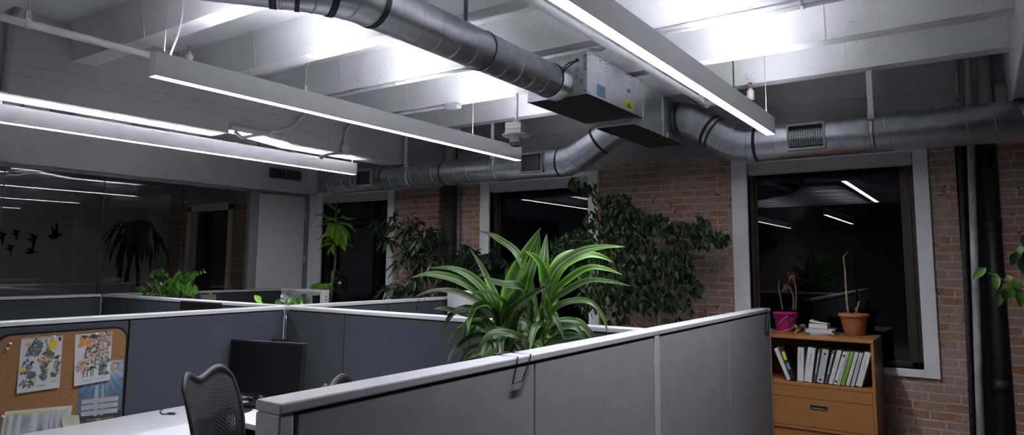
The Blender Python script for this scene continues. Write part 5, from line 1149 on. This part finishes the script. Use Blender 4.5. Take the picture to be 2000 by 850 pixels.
for k in range(52):      # shorter inner leaves around every head
    x, y, dz = random.choice(HEADS); b = atd(x + random.uniform(-10, 10), y + random.uniform(5, 45), W0 + dz)
    a = random.uniform(0, 2 * PI); d = RT * math.cos(a) + FW * math.sin(a) * .9; L = random.uniform(.16, .34); rise = random.uniform(.1, .9)
    q = [b, b + d * L * .35 + V((0, 0, L * rise * .7)), b + d * L * .75 + V((0, 0, L * rise * .75)), b + d * L + V((0, 0, L * (rise * .75 - .35)))]
    if q[3].x > -1.5 and q[3].z < 1.36: continue
    A.ribbon(q, random.uniform(.035, .055), V((0, 0, .6)) - FW * .7, n=12, across=6, fold=.22, mi=random.choice((0, 1, 1, 1)), prof=prof, wave=.1)
put('foliage', A, mats, t)

# --- tall corn plant by the door
YC = 5.86; dxs = lambda x, y, dy=0: at(x, y, 'Y', YC + dy)
b = dxs(642, 600); c = V((b.x, YC, 0)); t = thing('corn_plant', c, 'tall thin corn plant with one leafy crown in front of the left window', 'plant'); pot(t, c, .13, .30, 'pot_dark')
m = MB(); P = spline([c + V((0, 0, .27)), dxs(640, 640), dxs(644, 590), dxs(649, 550), dxs(655, 510), dxs(655, 480)], 40); m.tube(P, [.021 - .008 * i / 40 + (.0022 if i % 2 else 0) for i in range(41)], 10); put('trunk', m, ['bark_pale'], t)
P2 = spline([dxs(642, 600, -.02), dxs(648, 560, -.03), dxs(651, 528, -.02)], 26); m = MB().tube(P2, [.024 + (.004 if i % 2 else 0) for i in range(27)], 10); put('wrapped_stem', m, 'stalk_green', t)
m = MB().tube([dxs(655, 505), dxs(655, 470), dxs(656, 420), dxs(656, 402)], [.014, .012, .010, .006], 8); put('crown_stem', m, 'stalk_green', t)
m = MB(); random.seed(3)
for pts, wpx, dy, mi in (([(656, 412), (649, 405), (640, 398), (630, 395)], 9, .1, 0), ([(656, 410), (658, 398), (663, 390), (666, 389)], 9, -.1, 0), ([(655, 430), (640, 428), (630, 420), (612, 422)], 10, -.25, 0), ([(655, 433), (650, 428), (640, 425), (628, 426)], 11, .2, 0), ([(657, 430), (668, 424), (680, 428), (697, 427)], 11, -.15, 0), ([(655, 432), (644, 430), (634, 434), (624, 438)], 9, .1, 0), ([(657, 436), (668, 438), (680, 438), (690, 445)], 8, -.2, 0), ([(656, 436), (652, 450), (655, 468), (660, 482)], 10, -.3, 0), ([(656, 434), (664, 452), (670, 470), (672, 488)], 10, -.3, 0), ([(655, 436), (646, 446), (642, 458), (640, 468)], 10, -.2, 0), ([(655, 478), (648, 484), (642, 492), (640, 500)], 9, -.2, 0), ([(657, 432), (672, 436), (688, 446), (701, 458)], 7, .3, 0), ([(655, 440), (645, 437), (628, 440), (613, 445)], 9, .25, 0),
        ([(655, 436), (646, 440), (638, 458), (618, 470)], 15, -.3, 1), ([(656, 438), (650, 445), (648, 460), (651, 468)], 15, -.35, 0), ([(657, 440), (664, 445), (674, 462), (676, 484)], 14, -.3, 0), ([(657, 440), (668, 445), (678, 455), (684, 472)], 11, -.1, 0), ([(656, 438), (657, 450), (661, 462), (660, 476)], 14, -.4, 0), ([(655, 475), (645, 468), (634, 472), (628, 476)], 11, -.2, 0), ([(655, 480), (645, 476), (632, 480), (622, 489)], 10, -.25, 0), ([(656, 478), (662, 472), (670, 482), (676, 492)], 15, -.3, 0), ([(656, 478), (670, 475), (682, 478), (691, 485)], 9, .2, 0), ([(656, 472), (664, 466), (668, 462), (666, 476)], 12, -.25, 0), ([(655, 474), (650, 480), (650, 492), (655, 500)], 9, -.3, 0), ([(656, 414), (660, 410), (662, 412), (660, 418)], 12, -.1, 0)):
    n = len(pts); q = [dxs(x, y, dy * (i / (n - 1))) for i, (x, y) in enumerate(pts)]
    m.ribbon(q, wpx * 8.2 / FPX * .74, V((0, 0, .6)) - FW * .7, n=12, across=6, fold=.2, mi=mi, prof=lambda t: min(1, .35 + 2.0 * t) * (1 - t ** 4), wave=.18)
put('foliage', m, ['leaf_corn', 'leaf_corn_old'], t)
mat('balloon_black', (.006, .006, .007), .12, var=0, coat=.5)
bc = at(664, 557, 'Y', YC - .12); t = thing('balloon', bc, 'black balloon hanging by a string from the tall corn plant', 'balloon'); r = .092
m = MB().lathe([(r * math.sin(PI * i / 16) * (1 - .06 * math.cos(PI * i / 16)), -r * 1.12 * math.cos(PI * i / 16) + (.012 if i > 13 else 0) * (i - 13)) for i in range(16)] + [(.012, r * 1.25), (.006, r * 1.33), (.012, r * 1.4)], bc, (-.06, 0, 1), 28); put('skin', m, 'balloon_black', t)
put('string', MB().tube(spline([bc + V((-.005, 0, r * 1.36)), at(655, 527, 'Y', YC - .09), at(654, 518, 'Y', YC - .02)], 8), .0025, 6), 'stem_pale', t)

# --- ficus tree between the right windows
random.seed(31)
def blob_leaves(m, blobs, yc, ydep, L, mats_p, avoid=None):
    for (x, y, rx, ry, n) in blobs:
        for k in range(n):
            a = random.uniform(0, 2 * PI); r = random.random() ** .55; px, py = x + rx * r * math.cos(a), y + ry * r * math.sin(a)
            p = at(px, py, 'Y', yc + random.uniform(-ydep, ydep)); d = V((random.gauss(0, .42), random.gauss(0, .42), -1.0 + random.random() * .55))
            mi = 0; q = random.random(); acc = 0
            for j, pr in enumerate(mats_p):
                acc += pr
                if q < acc: mi = j; break
            l = L * random.uniform(.75, 1.25); m.leaf(p - d.normalized() * l * .5, d, V((random.gauss(0, .5), -1, random.uniform(.2, .9))), l, l * random.uniform(.36, .46), mi, droop=random.uniform(.1, .4))
YF = 5.66; fp = lambda x, y, dy=0: at(x, y, 'Y', YF + dy)
c = V((fp(1245, 640).x, YF, 0)); t = thing('ficus_tree', c, 'big dark weeping ficus tree in front of the brick between the right windows', 'tree'); pot(t, c, .20, .36, 'pot_dark')
m = MB()
def br(pts, r0, r1): P = spline([fp(x, y, dy) if not isinstance(x, V) else x for x, y, dy in pts], 14); m.tube(P, [r0 + (r1 - r0) * i / 14 for i in range(15)], 7); return P
root = c + V((0, 0, .32))
for pts, r0, r1 in (([(root, 0, 0), (1250, 690, 0), (1244, 640, 0), (1225, 600, 0), (1200, 520, -.05), (1175, 440, 0), (1165, 390, 0), (1145, 362, .02)], .020, .004), ([(root, 0, 0), (1285, 690, 0), (1288, 640, 0), (1292, 580, 0), (1297, 500, 0), (1290, 455, 0), (1300, 435, .05)], .017, .004), ([(root, 0, 0), (1278, 700, .03), (1280, 640, .05), (1276, 600, .05), (1260, 540, .05), (1240, 470, .05), (1222, 410, .05)], .014, .003),
        ([(1297, 500, 0), (1330, 470, -.05), (1372, 452, -.08), (1412, 470, -.1)], .007, .002), ([(1200, 520, -.05), (1165, 478, -.1), (1125, 470, -.12), (1088, 480, -.15)], .007, .002), ([(1292, 580, 0), (1320, 560, -.05), (1350, 560, -.08)], .006, .002), ([(1225, 600, 0), (1180, 570, -.05), (1140, 560, -.1)], .006, .002), ([(1175, 440, 0), (1150, 375, 0), (1125, 350, 0)], .004, .0015), ([(1297, 500, 0), (1340, 520, 0), (1380, 560, 0)], .005, .0015), ([(1240, 470, .05), (1190, 478, 0), (1178, 474, 0)], .005, .002)):
    br(pts, r0, r1)
put('trunk', m, 'bark_pale', t)
m = MB()
blob_leaves(m, [(1122, 362, 12, 12, 34), (1150, 370, 16, 12, 22), (1165, 392, 10, 12, 18), (1205, 405, 32, 24, 130), (1180, 432, 40, 26, 160), (1240, 440, 30, 30, 110), (1130, 470, 32, 20, 110), (1098, 480, 22, 14, 44), (1085, 505, 10, 16, 20), (1190, 490, 48, 40, 230), (1250, 510, 40, 46, 200), (1280, 440, 22, 20, 60), (1300, 445, 26, 16, 80), (1335, 452, 22, 14, 56), (1370, 440, 18, 10, 36), (1372, 468, 24, 20, 70), (1408, 470, 18, 14, 46), (1320, 500, 34, 36, 130), (1300, 560, 40, 36, 130), (1345, 540, 20, 26, 44), (1362, 570, 12, 16, 22), (1160, 560, 36, 30, 140), (1140, 590, 20, 18, 40), (1200, 590, 40, 26, 130), (1260, 590, 34, 26, 100), (1150, 605, 16, 14, 24), (1230, 560, 40, 40, 150), (1310, 600, 20, 14, 24), (1346, 600, 10, 14, 10), (1215, 628, 14, 8, 18), (1185, 632, 12, 8, 14), (1330, 628, 18, 6, 12), (1150, 520, 40, 40, 150)], YF, .26, .068, (.84, .148, .002, .010))
put('foliage', m, ['leaf_ficus', 'leaf_ficus_light', 'leaf_gold', 'leaf_new'], t)

# --- two dark hand-leaved shrubs by the pier
def palmate(m, p, n, L, W, dirn, mi=0):
    p = V(p); ax = V(dirn).normalized(); u = ax.orthogonal().normalized(); w = ax.cross(u)
    for k in range(n):
        a = 2 * PI * k / n + random.uniform(-.2, .2); d = (u * math.cos(a) + w * math.sin(a)) * .9 + ax * random.uniform(.1, .55); l = L * random.uniform(.75, 1.15)
        q = [p, p + d * l * .35 + V((0, 0, .01)), p + d * l * .72 + V((0, 0, -.06 * l / .2)), p + d * l + V((0, 0, -l * .42))]
        m.ribbon(q, W, V((0, 0, 1)) - FW * .3, n=7, across=2, fold=.3, mi=mi, prof=lambda t: math.sin(PI * min(1, .08 + t * .92)) ** .75)
def shrub(label, base, stems, clusters, yc, L, n, seed, potr):
    random.seed(seed); c = V((at(base[0], base[1], 'Y', yc).x, yc, 0)); t = thing('umbrella_shrub', c, label, 'plant'); pot(t, c, potr, .34, 'pot_dark'); m = MB()
    for s in stems: P = spline([c + V((0, 0, .3))] + [at(x, y, 'Y', yc + dy) for x, y, dy in s], 12); m.tube(P, [.011 - .008 * i / 12 for i in range(13)], 7)
    put('stem', m, 'bark_dark', t); m = MB()
    for x, y, k in clusters:
        for j in range(k): palmate(m, at(x + random.gauss(0, 9), y + random.gauss(0, 7), 'Y', yc + random.uniform(-.22, .18)), random.randint(6, 8), L * random.uniform(.8, 1.15), .036, (random.gauss(-.1, .5), random.gauss(-.4, .4), .8))
    put('foliage', m, 'leaf_dark', t); return t
shrub('dark leafy shrub at the left of the brick pier, overlapping the left window', (815, 620), [[(815, 600, 0), (805, 520, 0), (785, 450, 0)], [(830, 600, 0), (835, 530, 0), (850, 480, 0)], [(800, 600, -.05), (790, 560, -.05), (765, 570, -.1)], [(812, 560, .05), (812, 500, .05), (800, 455, .05)]],
      [(775, 440, 4), (748, 447, 2), (800, 432, 3), (760, 470, 2), (812, 470, 3), (842, 468, 4), (800, 500, 4), (850, 495, 3), (775, 512, 2), (825, 520, 3), (860, 515, 2), (755, 572, 3), (785, 565, 2), (820, 560, 3), (845, 590, 2), (770, 590, 2), (800, 585, 1)], 5.72, .21, 7, 41, .18)
shrub('dark leafy shrub half hidden behind the striped plant, right of the iron pipe', (930, 640), [[(920, 600, 0), (905, 540, 0), (890, 500, 0)], [(930, 600, 0), (945, 540, 0), (965, 505, 0)], [(935, 600, 0), (970, 560, 0), (990, 540, 0)]],
      [(890, 505, 4), (915, 498, 4), (955, 500, 3), (980, 520, 4), (930, 525, 4), (900, 535, 4), (875, 555, 3), (960, 545, 4), (990, 550, 3), (915, 565, 4), (1000, 530, 2), (950, 575, 4)], 5.88, .19, 7, 43, .14)

# --- round-leaved plant standing in the middle cubicle
random.seed(17); YZ = 3.66; zp = lambda x, y, dy=0: at(x, y, 'Y', YZ + dy)
c = V((zp(330, 600).x, YZ, .74)); t = thing('zamia_plant', c, 'glossy round-leaved plant with fanned stems rising over the far left partition', 'plant'); pot(t, c, .15, .46, 'pot_white')
t4 = thing('corner_desk', (-6.4, 3.7, 0), 'white desk under the round-leaved plant, hidden behind the partition', 'desk')
put('worktop', MB().box(-7.25, -4.46, 3.39, 4.1, .708, .74), 'desk_white', t4, bevel=.003)
for x, y in ((-7.15, 3.45), (-4.55, 3.45), (-7.15, 4.0), (-4.55, 4.0)): put('leg', MB().tube([(x, y, 0), (x, y, .708)], .025, 12), 'frame_grey', t4)
st_ = MB(); m = MB(); b0 = c + V((0, 0, .42))
for pts, dy in (([(322, 590), (300, 545), (318, 527)], -.05), ([(330, 590), (345, 555), (362, 542), (398, 530)], .05), ([(318, 590), (292, 580), (278, 566), (264, 566)], -.1), ([(335, 590), (330, 552), (325, 540), (316, 530)], .1), ([(326, 592), (336, 560), (346, 545), (352, 532)], -.12), ([(318, 592), (300, 566), (284, 552)], .1), ([(345, 595), (352, 570), (356, 558)], -.1), ([(350, 595), (366, 575), (378, 570)], .0), ([(322, 590), (308, 560), (300, 540), (310, 528)], .12), ([(335, 592), (350, 566), (366, 552), (382, 536)], -.02), ([(330, 592), (322, 572), (318, 556)], -.16)):
    P = spline([b0] + [zp(x, y, dy * (i + 1) / len(pts)) for i, (x, y) in enumerate(pts)], 22); st_.tube(P, [.008 - .006 * i / 22 for i in range(23)], 6)
    for i in range(7, 23):
        tg = (P[min(i + 1, 22)] - P[i - 1]).normalized(); s = tg.cross(-FW).normalized(); L = .052 if i < 19 else .036
        for sg in (-1, 1):
            if random.random() < .1: continue
            d = s * sg * .8 + tg * .65 + V((0, 0, .15)) - FW * random.uniform(-.3, .5); m.leaf(P[i], d, V((0, 0, .6)) - FW * .8, L * random.uniform(.8, 1.15), L * .55, 0 if random.random() < .97 else 1, droop=.1)
for x, y in ((362, 575), (370, 580), (379, 584), (384, 576), (352, 568), (372, 570)):
    p = zp(x, y, -.1); m.leaf(p, V((random.uniform(-.2, .5), -.2, 1)), V((0, 0, .3)) - FW, .10, .055, 0, droop=.05)
put('stalks', st_, 'stalk_green', t); put('foliage', m, ['leaf_round', 'leaf_ficus_light'], t)
# --- low plant at the partition crossing
random.seed(23); YL = 3.95; lp = lambda x, y, dy=0: at(x, y, 'Y', YL + dy)
c = V((lp(565, 600).x, YL, .74)); t = thing('peace_plant', c, 'low broad-leaved plant just showing over the partition crossing', 'plant'); pot(t, c, .14, .45, 'pot_white')
m = MB(); b0 = c + V((0, 0, .42))
for pts, w, mi in (([(550, 594), (545, 591), (537, 589)], 9, 0), ([(560, 594), (566, 589), (571, 588)], 10, 1), ([(572, 594), (578, 588), (582, 583)], 12, 1), ([(575, 592), (568, 586), (566, 584)], 9, 0), ([(585, 593), (590, 590), (592, 588)], 8, 1), ([(595, 594), (602, 590), (607, 590)], 8, 0), ([(578, 592), (586, 586), (588, 590)], 9, 0), ([(550, 594), (552, 582), (549, 576)], 5, 2), ([(553, 594), (556, 586), (560, 584)], 7, 2), ([(556, 592), (552, 585), (549, 580)], 5, 2), ([(512, 592), (505, 585), (497, 577)], 8, 1)):
    q = [b0 + (lp(*pts[0]) - b0) * .3] + [lp(x, y, -.05) for x, y in pts]; m.ribbon(q, w * 1.5 * 5.6 / FPX, V((0, 0, .5)) - FW, n=12, across=4, fold=.2, mi=mi, prof=lambda t: .12 + (.0 if t < .35 else math.sin(PI * min(1, (t - .35) / .65 * .95 + .05)) ** .8))
put('foliage', m, ['leaf_ficus_light', 'leaf_new', 'leaf_grey'], t)
# --- trailing plant on the white frame
YQ = 5.585; qp = lambda x, y, dy=0: at(x, y, 'Y', YQ + dy); c = V((qp(622, 570).x, YQ, 0)); t = thing('trailing_plant', c, 'trailing light green plant in a tall planter behind the white frame', 'plant')
put('planter', MB().lathe([(.055, 0), (.07, 1.27), (.06, 1.27), (.058, 1.24), (0, 1.24)], c, seg=28), 'pot_dark', t); m = MB(); b0 = c + V((0, 0, 1.24)); random.seed(12)
for pts in ([(622, 566), (616, 559), (608, 563), (603, 567)], [(624, 564), (622, 557), (614, 561), (612, 566)], [(628, 564), (633, 558), (640, 561), (643, 567)], [(630, 564), (640, 561), (644, 557), (646, 559)], [(622, 566), (626, 558), (631, 562), (634, 566)], [(620, 566), (614, 562), (610, 565), (614, 573)]):
    q = [b0] + [qp(x, y, -.1) for x, y in pts]; m.ribbon(q, .062, V((0, 0, .6)) - FW, n=12, across=4, fold=.2, prof=lambda t: .1 if t < .3 else math.sin(PI * min(1, (t - .3) / .7 * .95 + .05)))
put('foliage', m, 'leaf_new', t)
# --- branch reaching in at the right edge
random.seed(5); YR = 4.55; rp = lambda x, y, dy=0: at(x, y, 'Y', YR + dy)
c = V((.72, YR, 0)); t = thing('ficus_tree', c, 'green leafy branch of a potted ficus reaching in at the right edge', 'tree'); pot(t, c, .2, .36, 'pot_clay'); m = MB(); L = MB()
m.tube(spline([c + V((0, 0, .3)), c + V((.02, .02, 1.0)), c + V((-.02, 0, 1.7)), c + V((0, 0, 2.1))], 14), [.024 - .001 * i for i in range(15)], 8)
for pts, lv in (([(2060, 600), (2000, 560), (1975, 556), (1950, 540), (1930, 533)], [(1927, 533, -1), (1945, 545, 0), (1954, 585, -.2), (1968, 548, .3), (1973, 572, .1), (1963, 575, 0), (1982, 566, .2), (1990, 580, .1), (1960, 560, -.3), (1979, 555, .4)]), ([(2060, 500), (2010, 498), (1990, 500)], [(1986, 503, -.3), (1996, 512, 0), (1998, 470, .3), (1992, 492, .2), (2003, 500, 0)]), ([(2060, 520), (2080, 450)], [(2040, 470, 0), (2060, 480, 0), (2030, 520, 0), (2050, 540, .2)])):
    m.tube(spline([c + V((-.01, 0, 1.45))] + [rp(x, y, -.02) for x, y in pts], 12), [.008 - .0005 * i for i in range(13)], 6)
    for x, y, k in lv: p = rp(x, y, random.uniform(-.08, .08)); L.leaf(p + V((0, 0, .03)), V((k * .8, random.uniform(-.4, .1), -.75)), V((random.uniform(-.4, .4), -1, .4)), random.uniform(.065, .095), .045, 0 if random.random() < .6 else 1, droop=.2)
for k in range(60): p = c + V((random.gauss(0, .22), random.gauss(0, .2), 1.9 + random.gauss(0, .2))); L.leaf(p, V((random.gauss(0, .4), random.gauss(0, .4), -.7)), V((0, -1, .5)), .08, .04, 0)
put('trunk', m, 'bark_pale', t); put('foliage', L, ['leaf_ficus_light', 'leaf_new'], t)
# --- drooping plant in the dark room behind the glass
random.seed(8); XG = -8.6; gp = lambda x, y: at(x, y, 'X', XG)
c = V((XG, gp(268, 480).y, 0)); t = thing('drooping_plant', c, 'dark drooping plant silhouetted in the unlit room behind the glass', 'plant'); pot(t, c, .2, .4, 'pot_dark')
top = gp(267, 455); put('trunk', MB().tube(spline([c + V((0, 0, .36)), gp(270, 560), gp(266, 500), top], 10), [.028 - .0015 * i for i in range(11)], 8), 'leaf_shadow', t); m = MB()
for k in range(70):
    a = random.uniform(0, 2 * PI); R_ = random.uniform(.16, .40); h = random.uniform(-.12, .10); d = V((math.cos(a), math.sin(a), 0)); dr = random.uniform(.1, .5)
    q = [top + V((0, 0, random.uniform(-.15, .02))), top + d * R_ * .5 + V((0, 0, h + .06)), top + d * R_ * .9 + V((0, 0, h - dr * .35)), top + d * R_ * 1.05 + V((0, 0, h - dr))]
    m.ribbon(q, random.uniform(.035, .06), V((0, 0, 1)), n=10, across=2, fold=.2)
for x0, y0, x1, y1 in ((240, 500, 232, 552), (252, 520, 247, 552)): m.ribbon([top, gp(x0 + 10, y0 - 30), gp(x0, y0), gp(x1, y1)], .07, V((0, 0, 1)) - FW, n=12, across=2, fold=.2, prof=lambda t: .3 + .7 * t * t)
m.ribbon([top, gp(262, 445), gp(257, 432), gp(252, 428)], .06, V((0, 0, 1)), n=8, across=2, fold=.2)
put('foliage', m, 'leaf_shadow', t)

# ------------------------------------------------------------------ world and output settings
w = bpy.data.worlds.new('night'); SC.world = w; w.use_nodes = True
w.node_tree.nodes['Background'].inputs['Color'].default_value = (.55, .65, 1, 1); w.node_tree.nodes['Background'].inputs['Strength'].default_value = .0012
SC.view_settings.view_transform = 'Standard'; SC.view_settings.look = 'None'; SC.view_settings.gamma = 1; SC.view_settings.exposure = 0; SC.view_settings.use_curve_mapping = False
SC.cycles.use_adaptive_sampling = False; SC.cycles.max_bounces = 8; SC.cycles.diffuse_bounces = 5; SC.cycles.transparent_max_bounces = 16; SC.cycles.caustics_reflective = False; SC.cycles.caustics_refractive = False
SC.cycles.sample_clamp_indirect = 0
